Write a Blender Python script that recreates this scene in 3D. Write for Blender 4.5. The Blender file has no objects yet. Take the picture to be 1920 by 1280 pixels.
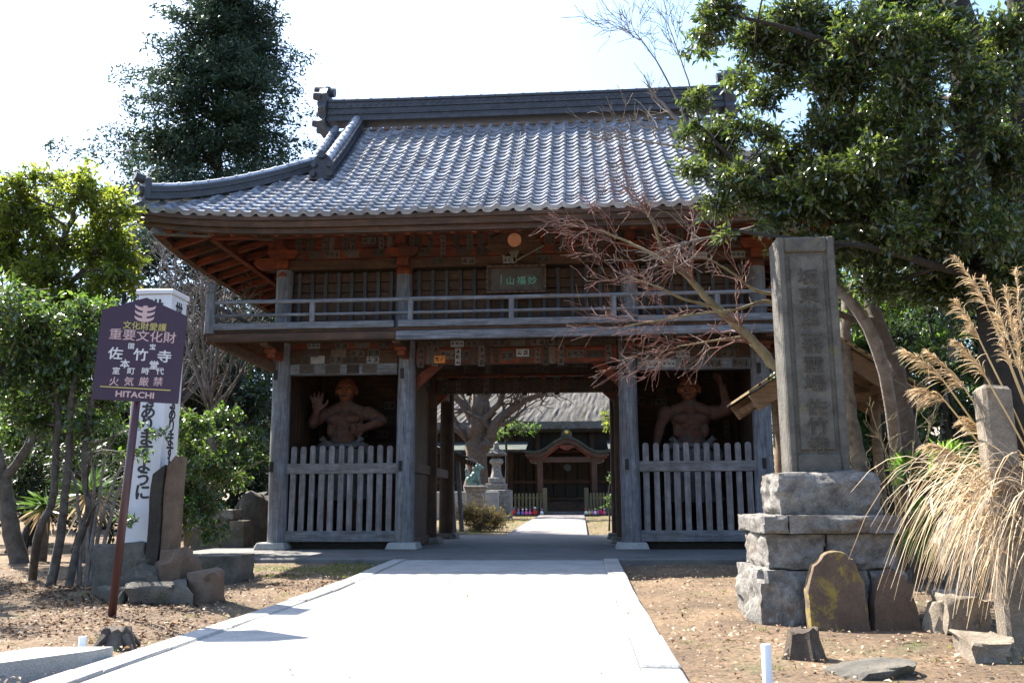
import bpy, bmesh, math, random
import numpy as np
from mathutils import Vector, Matrix, noise
rnd = random.Random(7)
rng = np.random.default_rng(11)
SC = bpy.context.scene
COL = SC.collection
rad = math.radians

# ------------------------------------------------------------------ camera
F = 1650.0                       # focal length in photo pixels (1920 wide)
YAW = rad(4.35); PITCH = math.atan(305 / F); ROLL = -0.004
CAM = np.array([1.07, -14.96, 0.86])
FW = np.array([-math.sin(YAW) * math.cos(PITCH), math.cos(YAW) * math.cos(PITCH), math.sin(PITCH)])
_r0 = np.array([math.cos(YAW), math.sin(YAW), 0.0]); _u0 = np.cross(_r0, FW)
RT = _r0 * math.cos(ROLL) + _u0 * math.sin(ROLL)
UP = _u0 * math.cos(ROLL) - _r0 * math.sin(ROLL)
cd = bpy.data.cameras.new('camera'); cam = bpy.data.objects.new('camera', cd); COL.objects.link(cam)
cd.sensor_width = 36; cd.lens = F / 1920 * 36; cd.clip_end = 3000; cd.clip_start = 0.05
M = Matrix(((RT[0], UP[0], -FW[0], CAM[0]), (RT[1], UP[1], -FW[1], CAM[1]), (RT[2], UP[2], -FW[2], CAM[2]), (0, 0, 0, 1)))
cam.matrix_world = M
SC.camera = cam

# ------------------------------------------------------------------ sky, sun, exposure
SUN_EL, SUN_AZ = rad(52), rad(53)            # sun behind the gate, to the left
w = bpy.data.worlds.new('World'); SC.world = w; w.use_nodes = True
nt = w.node_tree
sky = nt.nodes.new('ShaderNodeTexSky'); sky.sky_type = 'NISHITA'; sky.sun_disc = False
sky.sun_elevation = SUN_EL; sky.sun_rotation = -SUN_AZ
sky.air_density = 1.15; sky.dust_density = 1.7; sky.ozone_density = 4.5
bg = nt.nodes['Background']; bg.inputs['Strength'].default_value = 0.108
nt.links.new(sky.outputs['Color'], bg.inputs['Color'])
sl = bpy.data.lights.new('sun', 'SUN'); sl.energy = 5.0; sl.angle = rad(0.5); sl.color = (1.0, 0.94, 0.84)
so = bpy.data.objects.new('sun', sl); COL.objects.link(so)
SUNV = Vector((-math.sin(SUN_AZ) * math.cos(SUN_EL), math.cos(SUN_AZ) * math.cos(SUN_EL), math.sin(SUN_EL)))
so.rotation_euler = SUNV.to_track_quat('Z', 'Y').to_euler(); so.location = (-20, 20, 40)
SC.view_settings.view_transform = 'Standard'; SC.view_settings.look = 'None'
SC.view_settings.exposure = 2.05; SC.view_settings.gamma = 1.0
SC.render.engine = 'CYCLES'
SC.cycles.use_denoising = True
SC.cycles.max_bounces = 8; SC.cycles.diffuse_bounces = 3; SC.cycles.transparent_max_bounces = 8

# ------------------------------------------------------------------ photo pixel -> place
def ray(px, py): return FW + RT * (px - 960) / F + UP * (640 - py) / F
def onY(px, py, y):
    d = ray(px, py); return CAM + d * (y - CAM[1]) / d[1]
def onZ(px, py, z=0.0):
    d = ray(px, py); return CAM + d * (z - CAM[2]) / d[2]

# ------------------------------------------------------------------ objects
def tag(o, label=None, cat=None, group=None, kind=None):
    if label: o['label'] = label
    if cat: o['category'] = cat
    if group: o['group'] = group
    if kind: o['kind'] = kind
    return o
def thing(name, label, cat, loc=(0, 0, 0), group=None):
    o = bpy.data.objects.new(name, None); o.empty_display_size = 0.2
    COL.objects.link(o); o.location = [float(v) for v in loc]
    return tag(o, label, cat, group)
def adopt(o, parent):
    if parent is not None:
        o.parent = parent
        if parent.type == 'EMPTY':
            o.matrix_parent_inverse = Matrix.Translation(-Vector(parent.location))
    return o
def link(name, me, parent=None, loc=None, rot=None):
    o = bpy.data.objects.new(name, me); COL.objects.link(o)
    if loc is not None: o.location = [float(v) for v in loc]
    if rot is not None: o.rotation_euler = rot
    return adopt(o, parent)

class MB:
    def __init__(s): s.v = []; s.f = []; s.m = []; s.cm = 0
    def add(s, vs, fs):
        b = len(s.v); s.v.extend([tuple(map(float, p)) for p in vs])
        for f in fs: s.f.append(tuple(b + i for i in f)); s.m.append(s.cm)
        return s
    def quad(s, a, b, c, d): return s.add([a, b, c, d], [(0, 1, 2, 3)])
    def box(s, x0, x1, y0, y1, z0, z1, c=0.0):
        if c <= 0:
            return s.add([(x0,y0,z0),(x1,y0,z0),(x1,y1,z0),(x0,y1,z0),(x0,y0,z1),(x1,y0,z1),(x1,y1,z1),(x0,y1,z1)],
                  [(3,2,1,0),(4,5,6,7),(0,1,5,4),(1,2,6,5),(2,3,7,6),(3,0,4,7)])
        c = min(c, .45 * min(x1 - x0, y1 - y0, z1 - z0))
        V = []; idx = {}
        for i, x in enumerate((x0, x1)):
            for j, y in enumerate((y0, y1)):
                for k, z in enumerate((z0, z1)):
                    sx, sy, sz = (c, -c)[i], (c, -c)[j], (c, -c)[k]
                    idx[i,j,k] = len(V)
                    V += [(x, y + sy, z + sz), (x + sx, y, z + sz), (x + sx, y + sy, z)]
        Fs = []
        I = lambda i, j, k, a: idx[i,j,k] + a
        Fs += [(I(0,0,0,0),I(0,0,1,0),I(0,1,1,0),I(0,1,0,0)), (I(1,0,0,0),I(1,1,0,0),I(1,1,1,0),I(1,0,1,0)),
               (I(0,0,0,1),I(1,0,0,1),I(1,0,1,1),I(0,0,1,1)), (I(0,1,0,1),I(0,1,1,1),I(1,1,1,1),I(1,1,0,1)),
               (I(0,0,0,2),I(0,1,0,2),I(1,1,0,2),I(1,0,0,2)), (I(0,0,1,2),I(1,0,1,2),I(1,1,1,2),I(0,1,1,2))]
        for j in (0, 1):
            for k in (0, 1): Fs.append((I(0,j,k,1),I(1,j,k,1),I(1,j,k,2),I(0,j,k,2)))
        for i in (0, 1):
            for k in (0, 1): Fs.append((I(i,0,k,0),I(i,1,k,0),I(i,1,k,2),I(i,0,k,2)))
            for j in (0, 1): Fs.append((I(i,j,0,0),I(i,j,1,0),I(i,j,1,1),I(i,j,0,1)))
            for j in (0, 1):
                for k in (0, 1): Fs.append((I(i,j,k,0),I(i,j,k,1),I(i,j,k,2)))
        return s.add(V, Fs)
    def beam(s, a, b, w_, h_, c=0.0, up=(0, 0, 1)):
        # bar from a to b, width w_, height h_ (centred)
        a = Vector(a); b = Vector(b); d = (b - a); L = d.length; d.normalize()
        sd = d.cross(Vector(up))
        if sd.length < 1e-4: sd = d.cross(Vector((0, 1, 0)))
        sd.normalize(); u = sd.cross(d)
        t = MB().box(0, L, -w_ / 2, w_ / 2, -h_ / 2, h_ / 2, c)
        return s.add([a + d * p[0] - sd * p[1] + u * p[2] for p in t.v], t.f)
    def tube(s, pts, rs, n=8, cap=True):
        pts = [Vector(p) for p in pts]; m = len(pts)
        if not hasattr(rs, '__len__'): rs = [rs] * m
        t0 = (pts[1] - pts[0]).normalized()
        u = t0.orthogonal().normalized(); V = []; Fs = []
        for i in range(m):
            t = (pts[min(i + 1, m - 1)] - pts[max(i - 1, 0)]).normalized()
            u = (u - t * u.dot(t)).normalized(); v = t.cross(u)
            for k in range(n):
                a = 2 * math.pi * k / n
                V.append(pts[i] + (u * math.cos(a) + v * math.sin(a)) * rs[i])
        for i in range(m - 1):
            for k in range(n):
                k2 = (k + 1) % n
                Fs.append((i * n + k, i * n + k2, (i + 1) * n + k2, (i + 1) * n + k))
        if cap: Fs.append(tuple(range(n - 1, -1, -1))); Fs.append(tuple((m - 1) * n + k for k in range(n)))
        return s.add(V, Fs)
    def lathe(s, prof, c=(0, 0, 0), n=16, sx=1.0, sy=1.0, ph=0.0):
        V = []; Fs = []; m = len(prof)
        for r, z in prof:
            for k in range(n):
                a = 2 * math.pi * k / n + ph
                V.append((c[0] + r * math.cos(a) * sx, c[1] + r * math.sin(a) * sy, c[2] + z))
        for i in range(m - 1):
            for k in range(n):
                k2 = (k + 1) % n; Fs.append((i*n+k, i*n+k2, (i+1)*n+k2, (i+1)*n+k))
        Fs.append(tuple(range(n - 1, -1, -1))); Fs.append(tuple((m - 1) * n + k for k in range(n)))
        return s.add(V, Fs)
    def prism(s, poly, y0, y1):
        # outline in (x, z), extruded along y
        n = len(poly)
        V = [(p[0], y0, p[1]) for p in poly] + [(p[0], y1, p[1]) for p in poly]
        Fs = [tuple(range(n)), tuple(range(2 * n - 1, n - 1, -1))]
        for i in range(n):
            j = (i + 1) % n; Fs.append((i, i + n, j + n, j))
        return s.add(V, Fs)
    def mesh(s, name, mats, smooth=False):
        me = bpy.data.meshes.new(name); me.from_pydata(s.v, [], s.f)
        if not isinstance(mats, (list, tuple)): mats = [mats]
        for m in mats: me.materials.append(m)
        if len(mats) > 1: me.polygons.foreach_set('material_index', s.m)
        if smooth: me.polygons.foreach_set('use_smooth', [True] * len(me.polygons))
        bm = bmesh.new(); bm.from_mesh(me); bmesh.ops.recalc_face_normals(bm, faces=bm.faces); bm.to_mesh(me); bm.free()
        me.update(); return me
    def build(s, name, mats, parent=None, smooth=False, loc=None, rot=None):
        return link(name, s.mesh(name, mats, smooth), parent, loc, rot)

def autosmooth(me, deg=35):
    me.polygons.foreach_set('use_smooth', [True] * len(me.polygons))
    try: me.set_sharp_from_angle(angle=rad(deg))
    except Exception: pass
    return me
def npmesh(name, V, Fc, mats, smooth=False):
    V = np.asarray(V, np.float32); Fc = np.asarray(Fc, np.int32); n = Fc.shape[1]
    me = bpy.data.meshes.new(name); me.vertices.add(len(V)); me.vertices.foreach_set('co', V.ravel())
    me.loops.add(Fc.size); me.loops.foreach_set('vertex_index', Fc.ravel())
    me.polygons.add(len(Fc)); me.polygons.foreach_set('loop_start', np.arange(0, Fc.size, n, dtype=np.int32))
    if smooth: me.polygons.foreach_set('use_smooth', np.ones(len(Fc), bool))
    if not isinstance(mats, (list, tuple)): mats = [mats]
    for m in mats: me.materials.append(m)
    me.update(calc_edges=True); me.validate(); return me

# ------------------------------------------------------------------ materials
def lk(nt, a, b): nt.links.new(a, b)
def newmat(name):
    m = bpy.data.materials.new(name); m.use_nodes = True
    return m, m.node_tree, m.node_tree.nodes['Principled BSDF']
def ramp(nt, stops):
    r = nt.nodes.new('ShaderNodeValToRGB'); e = r.color_ramp.elements
    while len(e) < len(stops): e.new(0.5)
    for k, (p, c) in enumerate(stops):
        e[k].position = p; e[k].color = (c[0], c[1], c[2], 1)
    return r
def nnoise(nt, vec, scale, detail=4, rough=0.6, dist=0.0):
    n = nt.nodes.new('ShaderNodeTexNoise'); n.inputs['Scale'].default_value = scale
    n.inputs['Detail'].default_value = detail; n.inputs['Roughness'].default_value = rough; n.inputs['Distortion'].default_value = dist
    lk(nt, vec, n.inputs['Vector']); return n
def mixc(nt, fac, a, b, mode='MIX'):
    n = nt.nodes.new('ShaderNodeMix'); n.data_type = 'RGBA'; n.blend_type = mode
    for s, v in ((0, fac), (6, a), (7, b)):
        if hasattr(v, 'is_linked') or hasattr(v, 'links'): lk(nt, v, n.inputs[s])
        elif s == 0: n.inputs[s].default_value = v
        else: n.inputs[s].default_value = (v[0], v[1], v[2], 1)
    return n.outputs[2]
def coords(nt, scale=(1, 1, 1), kind='Object'):
    tc = nt.nodes.new('ShaderNodeTexCoord'); mp = nt.nodes.new('ShaderNodeMapping')
    mp.inputs['Scale'].default_value = scale; lk(nt, tc.outputs[kind], mp.inputs['Vector'])
    return mp.outputs['Vector']
def jitter(nt, col, amt):
    oi = nt.nodes.new('ShaderNodeObjectInfo'); hs = nt.nodes.new('ShaderNodeHueSaturation')
    mr = nt.nodes.new('ShaderNodeMapRange'); mr.inputs['To Min'].default_value = 1 - amt; mr.inputs['To Max'].default_value = 1 + amt
    lk(nt, oi.outputs['Random'], mr.inputs['Value']); lk(nt, mr.outputs['Result'], hs.inputs['Value']); lk(nt, col, hs.inputs['Color'])
    return hs.outputs['Color']
def bump(nt, bs, h, strength, dist=0.02):
    b = nt.nodes.new('ShaderNodeBump'); b.inputs['Strength'].default_value = strength; b.inputs['Distance'].default_value = dist
    lk(nt, h, b.inputs['Height']); lk(nt, b.outputs['Normal'], bs.inputs['Normal'])

def wood(name, dark, light, axis='Z', stain=None, stain_amt=0.5, rough=0.8, jit=0.12):
    m, nt, bs = newmat(name)
    dark = tuple(c * .42 for c in dark); light = tuple(c * .55 for c in light); stain = stain and tuple(c * .5 for c in stain)
    k = dict(X=(0.6, 9, 9), Y=(9, 0.6, 9), Z=(9, 9, 0.6))[axis]
    v = coords(nt, k); g = nnoise(nt, v, 3.2, 6, 0.7, 0.6)
    r = ramp(nt, [(0.32, dark), (0.68, light)]); lk(nt, g.outputs['Fac'], r.inputs['Fac'])
    col = r.outputs['Color']
    v2 = coords(nt)
    if stain:
        s = nnoise(nt, v2, 1.3, 5, 0.65); sr = ramp(nt, [(0.45, (0, 0, 0)), (0.62, (stain_amt,) * 3)])
        lk(nt, s.outputs['Fac'], sr.inputs['Fac']); col = mixc(nt, sr.outputs['Color'], col, stain)
    d = nnoise(nt, v2, 6, 4, 0.7); dr = ramp(nt, [(0.3, (0.62,) * 3), (0.7, (1.1,) * 3)]); lk(nt, d.outputs['Fac'], dr.inputs['Fac'])
    col = mixc(nt, 1.0, col, dr.outputs['Color'], 'MULTIPLY')
    lk(nt, jitter(nt, col, jit), bs.inputs['Base Color']); bs.inputs['Roughness'].default_value = rough
    bump(nt, bs, g.outputs['Fac'], 0.35, 0.012)
    return m
def stone(name, c1, c2, scale=6, spots=None, spot_scale=3.0, rough=0.9, bmp=0.6, speck=True, jit=0.08, spot_lo=0.55):
    m, nt, bs = newmat(name); v = coords(nt)
    n1 = nnoise(nt, v, scale, 8, 0.7); r = ramp(nt, [(0.35, c1), (0.65, c2)]); lk(nt, n1.outputs['Fac'], r.inputs['Fac'])
    col = r.outputs['Color']
    if speck:
        n2 = nnoise(nt, v, 120, 3, 0.6); r2 = ramp(nt, [(0.36, (0.75,) * 3), (0.5, (1,) * 3), (0.66, (1.18,) * 3)])
        lk(nt, n2.outputs['Fac'], r2.inputs['Fac']); col = mixc(nt, 1.0, col, r2.outputs['Color'], 'MULTIPLY')
    if spots:
        n3 = nnoise(nt, v, spot_scale, 6, 0.75, 0.4); r3 = ramp(nt, [(spot_lo, (0, 0, 0)), (spot_lo + 0.09, (0.85,) * 3)])
        lk(nt, n3.outputs['Fac'], r3.inputs['Fac']); col = mixc(nt, r3.outputs['Color'], col, spots)
    lk(nt, jitter(nt, col, jit), bs.inputs['Base Color']); bs.inputs['Roughness'].default_value = rough
    nb = nnoise(nt, v, 22, 8, 0.75); bump(nt, bs, nb.outputs['Fac'], bmp, 0.03)
    return m
def plain(name, c, rough=0.6, jit=0.0, var=0.12, scale=8, metallic=0.0):
    m, nt, bs = newmat(name); v = coords(nt); n = nnoise(nt, v, scale, 5, 0.65)
    r = ramp(nt, [(0.3, tuple(x * (1 - var) for x in c)), (0.7, tuple(min(1, x * (1 + var)) for x in c))]); lk(nt, n.outputs['Fac'], r.inputs['Fac'])
    lk(nt, jitter(nt, r.outputs['Color'], jit), bs.inputs['Base Color'])
    bs.inputs['Roughness'].default_value = rough; bs.inputs['Metallic'].default_value = metallic
    return m
def leafmat(name, c1, c2, trans=0.35, tcol=None, rough=0.35, spec=0.5, scale=2.0):
    m, nt, bs = newmat(name); g = nt.nodes.new('ShaderNodeNewGeometry')
    r = ramp(nt, [(0.0, c1), (1.0, c2)]); lk(nt, g.outputs['Random Per Island'], r.inputs['Fac'])
    lk(nt, r.outputs['Color'], bs.inputs['Base Color']); bs.inputs['Roughness'].default_value = rough
    bs.inputs['Specular IOR Level'].default_value = spec
    tr = nt.nodes.new('ShaderNodeBsdfTranslucent'); tc = tcol or (c2[0] * 1.6, c2[1] * 1.6, c2[2])
    t2 = mixc(nt, 1.0, r.outputs['Color'], tuple(tc[i] / max(c2[i], 1e-3) for i in range(3)), 'MULTIPLY')
    lk(nt, t2, tr.inputs['Color'])
    mx = nt.nodes.new('ShaderNodeMixShader'); mx.inputs[0].default_value = trans
    out = nt.nodes['Material Output']; lk(nt, bs.outputs[0], mx.inputs[1]); lk(nt, tr.outputs[0], mx.inputs[2]); lk(nt, mx.outputs[0], out.inputs['Surface'])
    return m

M_GREY = {a: wood('weathered_grey_wood_' + a, (.14, .145, .16), (.42, .43, .47), a, (.24, .17, .13), .35) for a in 'XYZ'}
M_RED = {a: wood('red_brown_wood_' + a, (.13, .025, .008), (.5, .10, .026), a, (.06, .03, .02), .75) for a in 'XYZ'}
M_BRN = {a: wood('dark_brown_wood_' + a, (.07, .032, .016), (.215, .105, .052), a, (.06, .034, .022), .6) for a in 'XYZ'}
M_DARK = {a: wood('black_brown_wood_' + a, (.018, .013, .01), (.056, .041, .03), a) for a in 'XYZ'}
M_FENCE = wood('bare_fence_wood', (.24, .215, .215), (.50, .46, .46), 'Z', (.2, .13, .09), .4)
M_FENCEX = wood('bare_fence_rail_wood', (.24, .215, .215), (.50, .46, .46), 'X', (.2, .13, .09), .4)
M_SLAT = wood('grey_lattice_wood', (.06, .06, .065), (.14, .14, .15), 'Z')
def tilemat():
    m, nt, bs = newmat('grey_glazed_tile'); v = coords(nt)
    n = nnoise(nt, v, 9, 5, 0.7); r = ramp(nt, [(0.3, (.14, .158, .195)), (0.72, (.39, .42, .475))]); lk(nt, n.outputs['Fac'], r.inputs['Fac'])
    n2 = nnoise(nt, v, 2.2, 6, 0.7); r2 = ramp(nt, [(0.35, (.72,) * 3), (0.7, (1.12,) * 3)]); lk(nt, n2.outputs['Fac'], r2.inputs['Fac'])
    col = mixc(nt, 1.0, r.outputs['Color'], r2.outputs['Color'], 'MULTIPLY')
    g = nt.nodes.new('ShaderNodeNewGeometry'); gr = ramp(nt, [(0, (.72,) * 3), (.85, (1.1,) * 3), (1, (1.35,) * 3)]); lk(nt, g.outputs['Random Per Island'], gr.inputs['Fac']); col = mixc(nt, 1.0, col, gr.outputs['Color'], 'MULTIPLY')
    lk(nt, jitter(nt, col, .25), bs.inputs['Base Color'])
    mr = nt.nodes.new('ShaderNodeMapRange'); mr.inputs['To Min'].default_value = .19; mr.inputs['To Max'].default_value = .33
    lk(nt, n.outputs['Fac'], mr.inputs['Value']); lk(nt, mr.outputs['Result'], bs.inputs['Roughness'])
    bs.inputs['Specular IOR Level'].default_value = .9
    bump(nt, bs, n.outputs['Fac'], .15, .01); return m
M_TILE = tilemat()
M_TILEDK = stone('dark_ridge_tile', (.018, .02, .026), (.042, .047, .058), 8, rough=.6, bmp=.2, speck=False)
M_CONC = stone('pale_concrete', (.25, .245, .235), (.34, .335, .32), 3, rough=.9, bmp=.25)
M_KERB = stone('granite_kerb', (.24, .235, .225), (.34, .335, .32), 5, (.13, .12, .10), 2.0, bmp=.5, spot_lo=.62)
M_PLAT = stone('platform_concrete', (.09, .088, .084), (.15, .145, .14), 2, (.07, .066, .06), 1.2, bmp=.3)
M_GRAN = stone('granite_block', (.095, .088, .08), (.285, .265, .235), 11, (.12, .078, .045), 2.6, bmp=1.0, spot_lo=.57)
M_STELE = stone('mossy_stele_stone', (.055, .05, .042), (.12, .11, .09), 6, (.14, .125, .06), 5.0, bmp=.7, spot_lo=.6)
M_STELEDK = stone('shade_dark_stone', (.034, .029, .023), (.066, .057, .043), 9, bmp=.5)  # relief shade of the carved letters, put into a darker stone colour
M_SAND = stone('brown_sandstone', (.085, .055, .036), (.14, .095, .065), 5, (.05, .032, .022), 4, bmp=.5, spot_lo=.62)
M_LICH = stone('lichened_sandstone', (.085, .055, .036), (.14, .095, .065), 5, (.26, .19, .035), 4.0, bmp=.5, spot_lo=.52)
M_ROCK = stone('grey_brown_rock', (.055, .05, .042), (.14, .125, .10), 4, (.06, .062, .03), 2.5, bmp=.9)
M_ROCKP = stone('pale_tan_rock', (.14, .11, .08), (.27, .225, .17), 4, (.09, .08, .05), 2.5, bmp=.7)
M_WHITE = plain('white_paint', (.5, .51, .53), .5, var=.05)
M_PVC = plain('white_plastic', (.72, .73, .75), .4, var=.03)
M_BLACK = plain('black_ink', (.012, .012, .014), .6)
M_SIGN = plain('maroon_enamel', (.024, .007, .026), .6, var=.06)
M_POLE = plain('maroon_pole_paint', (.05, .016, .018), .4, var=.15)
M_SWHITE = plain('sign_white', (.5, .49, .48), .5, var=.03)
M_SPINK = plain('sign_pale_pink', (.42, .29, .28), .5, var=.03)
M_SYEL = plain('sign_yellow', (.38, .32, .09), .5, var=.03)
M_BARK = {k: stone('bark_' + k, a, b, 9, sp, 4, bmp=1.0, speck=False) for k, a, b, sp in (
    ('grey', (.05, .04, .033), (.13, .11, .09), (.17, .16, .13)), ('pale', (.09, .07, .052), (.22, .18, .14), (.07, .055, .036)),
    ('dark', (.014, .011, .008), (.036, .028, .02), (.025, .025, .015)), ('maple', (.14, .11, .055), (.24, .195, .11), (.10, .10, .04)),
    ('gink', (.05, .034, .024), (.12, .085, .06), (.07, .06, .04)), ('twig', (.11, .09, .078), (.24, .205, .18), (.2, .18, .16)), ('redtwig', (.12, .05, .04), (.25, .13, .10), (.33, .28, .24)))}
M_STRAW = leafmat('dry_grass_straw', (.40, .27, .14), (.72, .58, .40), .3, (.7, .55, .34), .6, .2)
# ------------------------------------------------------------------ ground, path, platform
def gz(x, y):
    z = 0.0
    if y > -6: z += 0.05 * min(1, (y + 6) / 3.2)
    if y > 6.5: z += 0.31 * min(1, (y - 6.5) / 20)
    return z
def groundmat():
    m, nt, bs = newmat('bare_soil_with_litter'); v = coords(nt)
    n1 = nnoise(nt, v, 1.1, 8, .7); r1 = ramp(nt, [(.3, (.065, .040, .021)), (.7, (.22, .145, .082))]); lk(nt, n1.outputs['Fac'], r1.inputs['Fac'])
    n2 = nnoise(nt, v, 26, 5, .7); r2 = ramp(nt, [(.34, (.4,) * 3), (.5, (1,) * 3), (.68, (1.5,) * 3)]); lk(nt, n2.outputs['Fac'], r2.inputs['Fac'])
    c = mixc(nt, 1.0, r1.outputs['Color'], r2.outputs['Color'], 'MULTIPLY')
    n3 = nnoise(nt, v, .9, 5, .7, .5); r3 = ramp(nt, [(.56, (0,) * 3), (.68, (.55,) * 3)]); lk(nt, n3.outputs['Fac'], r3.inputs['Fac'])
    c = mixc(nt, r3.outputs['Color'], c, (.085, .10, .035))
    lk(nt, c, bs.inputs['Base Color']); bs.inputs['Roughness'].default_value = .95
    n4 = nnoise(nt, v, 14, 8, .75); bump(nt, bs, n4.outputs['Fac'], .9, .05); return m
M_SOIL = groundmat()
xs = np.concatenate([[-600, -200, -80, -40, -20], np.arange(-12, 12.01, .3), [20, 40, 80, 200, 600]])
ys = np.concatenate([[-300, -80, -30], np.arange(-16, 9.01, .3), np.arange(10, 32, 2.0), [40, 60, 100, 200, 700]])
V = []; Fc = []
for j, y in enumerate(ys):
    for i, x in enumerate(xs):
        zz = gz(x, y)
        if abs(x) > 1.9 and abs(x) < 12 and -16 < y < 9:
            k = min(1, (abs(x) - 1.9) / .8)
            zz += k * (0.035 * noise.noise((x * .5, y * .5, 1)) + 0.018 * noise.noise((x * 1.9, y * 1.9, 4)))
        elif abs(x) <= 1.9: zz -= .03
        V.append((x, y, zz))
nx = len(xs)
for j in range(len(ys) - 1):
    for i in range(nx - 1): Fc.append((j*nx+i, j*nx+i+1, (j+1)*nx+i+1, (j+1)*nx+i))
ground = link('ground', npmesh('ground', V, Fc, M_SOIL, True)); tag(ground, kind='structure')

b = MB()     # concrete approach path, ramping up to the platform
for ya, yb in ((-60, -14), (-14, -9), (-9, -6), (-6, -2.52)):
    za, zb = (.02 + .085 * max(0, (q + 6) / 3.48) for q in (ya, yb))
    b.box(-1.36, 1.36, ya, yb, -.3, 0, 0)
    for k in range(8): pass
    vs = b.v[-8:]
    b.v[-8:] = [(p[0], p[1], (za if p[1] == ya else zb) if p[2] == 0 else -.3) for p in vs]
path = b.build('path', M_CONC); tag(path, kind='structure')
for s in (-1, 1):
    y = -13.0; k = 0
    while y < -2.75:
        L = (1.0 if s > 0 else .92) * (.8 + .4 * rnd.random()); y1 = min(y + L, -2.53)
        if -2.53 - y1 < .25: y1 = -2.53
        za = .035 + .085 * max(0, (y + 6) / 3.48); zb = .035 + .085 * max(0, (y1 + 6) / 3.48)
        dz = rnd.uniform(-.006, .01); x0 = 1.365 if s > 0 else -1.555; x1 = 1.57 if s > 0 else -1.365
        q = MB().box(x0, x1, y + .006, y1 - .006, -.25, 0, .012)
        zz = [(p[0] + rnd.uniform(-.006, .006), p[1], (za + (zb - za) * (p[1] - y) / (y1 - y) + dz + p[2]) if p[2] > -.1 else p[2]) for p in q.v]
        q.v = zz; q.build('kerb_stone', M_KERB, path); y = y1
platform = MB()
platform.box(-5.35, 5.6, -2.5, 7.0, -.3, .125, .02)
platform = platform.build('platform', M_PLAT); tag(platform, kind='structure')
b = MB()
for ya, yb, za, zb in ((7.0, 10, .115, .18), (10, 16, .18, .27), (16, 29.4, .27, .42)):
    b.add([(-.78, ya, za), (1.22, ya, za), (1.22, yb, zb), (-.78, yb, zb), (-.78, ya, -.3), (1.22, ya, -.3), (1.22, yb, -.3), (-.78, yb, -.3)],
          [(0, 1, 2, 3), (0, 4, 5, 1), (1, 5, 6, 2), (3, 7, 4, 0)])
M_BACKPATH = stone('courtyard_paving', (.13, .115, .11), (.21, .19, .18), 3, rough=.9, bmp=.3)
tag(b.build('courtyard_path', M_BACKPATH), kind='structure')

# ------------------------------------------------------------------ the gate
gate = thing('temple_gate', 'two-storey wooden temple gate with grey tiled hip-and-gable roof and balcony', 'gate', (0, 2.37, .125))
CX = (-4.13, -1.9, 1.9, 4.13); CY = (0.0, 2.37, 4.74)
def roundcol(x, y, z0, z1, r0, r1, m, lean=0.0, n=18):
    b = MB(); pr = []
    for k in range(9):
        t = k / 8; rr = r0 + (r1 - r0) * t + .006 * noise.noise((x * 3, y * 3, t * 4)); pr.append((rr, z0 + (z1 - z0) * t))
    b.lathe(pr, (0, 0, 0), n)
    b.v = [(x + p[0] + lean * (p[2] - z1) + .01 * noise.noise((p[0] * 7, p[1] * 7, p[2] * .7 + x)), y + p[1], p[2]) for p in b.v]
    o = b.build('column', m, gate); autosmooth(o.data, 50); return o
for j, y in enumerate(CY):
    for i, x in enumerate(CX):
        c = roundcol(x, y, .235, 3.72, .168, .15, M_GREY['Z'] if j == 0 else M_BRN['Z'], .012 * (1 if x > 0 else -1) if j == 0 and abs(x) > 3 else 0)
        b = MB().box(-.27, .27, -.27, .27, 0, .12, .018)
        b.v = [(x + p[0] * (1 if p[2] < .06 else .88), y + p[1] * (1 if p[2] < .06 else .88), .123 + p[2]) for p in b.v]
        b.build('base_stone', M_KERB if j == 0 else M_GRAN, c)
        if j == 0:
            for z in (1.42, 3.0):      # mortise holes in the posts
                MB().box(x - .085, x - .025, y - .176, y - .1, z, z + .17).build('mortise', M_DARK['Z'], c)

def slip_mesh(kind, w_, h_, cells, vertical, seed):
    r = random.Random(seed); b = MB(); b.box(-w_ / 2, w_ / 2, -.004, 0, -h_ / 2, h_ / 2); b.cm = 1
    def q(x0, x1, z0, z1): b.quad((x0, -.0065, z0), (x1, -.0065, z0), (x1, -.0065, z1), (x0, -.0065, z1))
    if cells:
        for c in range(cells):
            if vertical: cx, cz, s = 0, h_ / 2 - (c + .5) * h_ / cells, min(w_ * .8, h_ / cells * .86)
            else: cx, cz, s = -w_ / 2 + (c + .5) * w_ / cells, 0, min(h_ * .8, w_ / cells * .86)
            def st(x0, z0, x1, z1, t):
                x0, x1, z0, z1 = cx + s * x0, cx + s * x1, cz + s * z0, cz + s * z1; L = math.hypot(x1 - x0, z1 - z0) or 1; nx, nz = -(z1 - z0) / L * t * s, (x1 - x0) / L * t * s
                b.quad((x0 - nx, yq[0], z0 - nz), (x1 - nx, yq[0], z1 - nz), (x1 + nx, yq[0], z1 + nz), (x0 + nx, yq[0], z0 + nz)); yq[0] -= .0002
            yq = [-.0065]
            for k in range(r.randint(1, 3)): zq = r.uniform(-.4, .42); st(r.uniform(-.46, -.2), zq, r.uniform(.2, .46), zq + r.uniform(-.05, .1), r.uniform(.05, .085))
            for k in range(r.randint(1, 2)): xq = r.uniform(-.3, .3); st(xq, r.uniform(.2, .48), xq + r.uniform(-.06, .06), r.uniform(-.48, -.1), r.uniform(.05, .085))
            for k in range(2): sgn = r.choice((-1, 1)); st(r.uniform(-.1, .1), r.uniform(-.1, .25), sgn * r.uniform(.25, .46), r.uniform(-.46, -.2), r.uniform(.05, .08))
    return b
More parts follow.
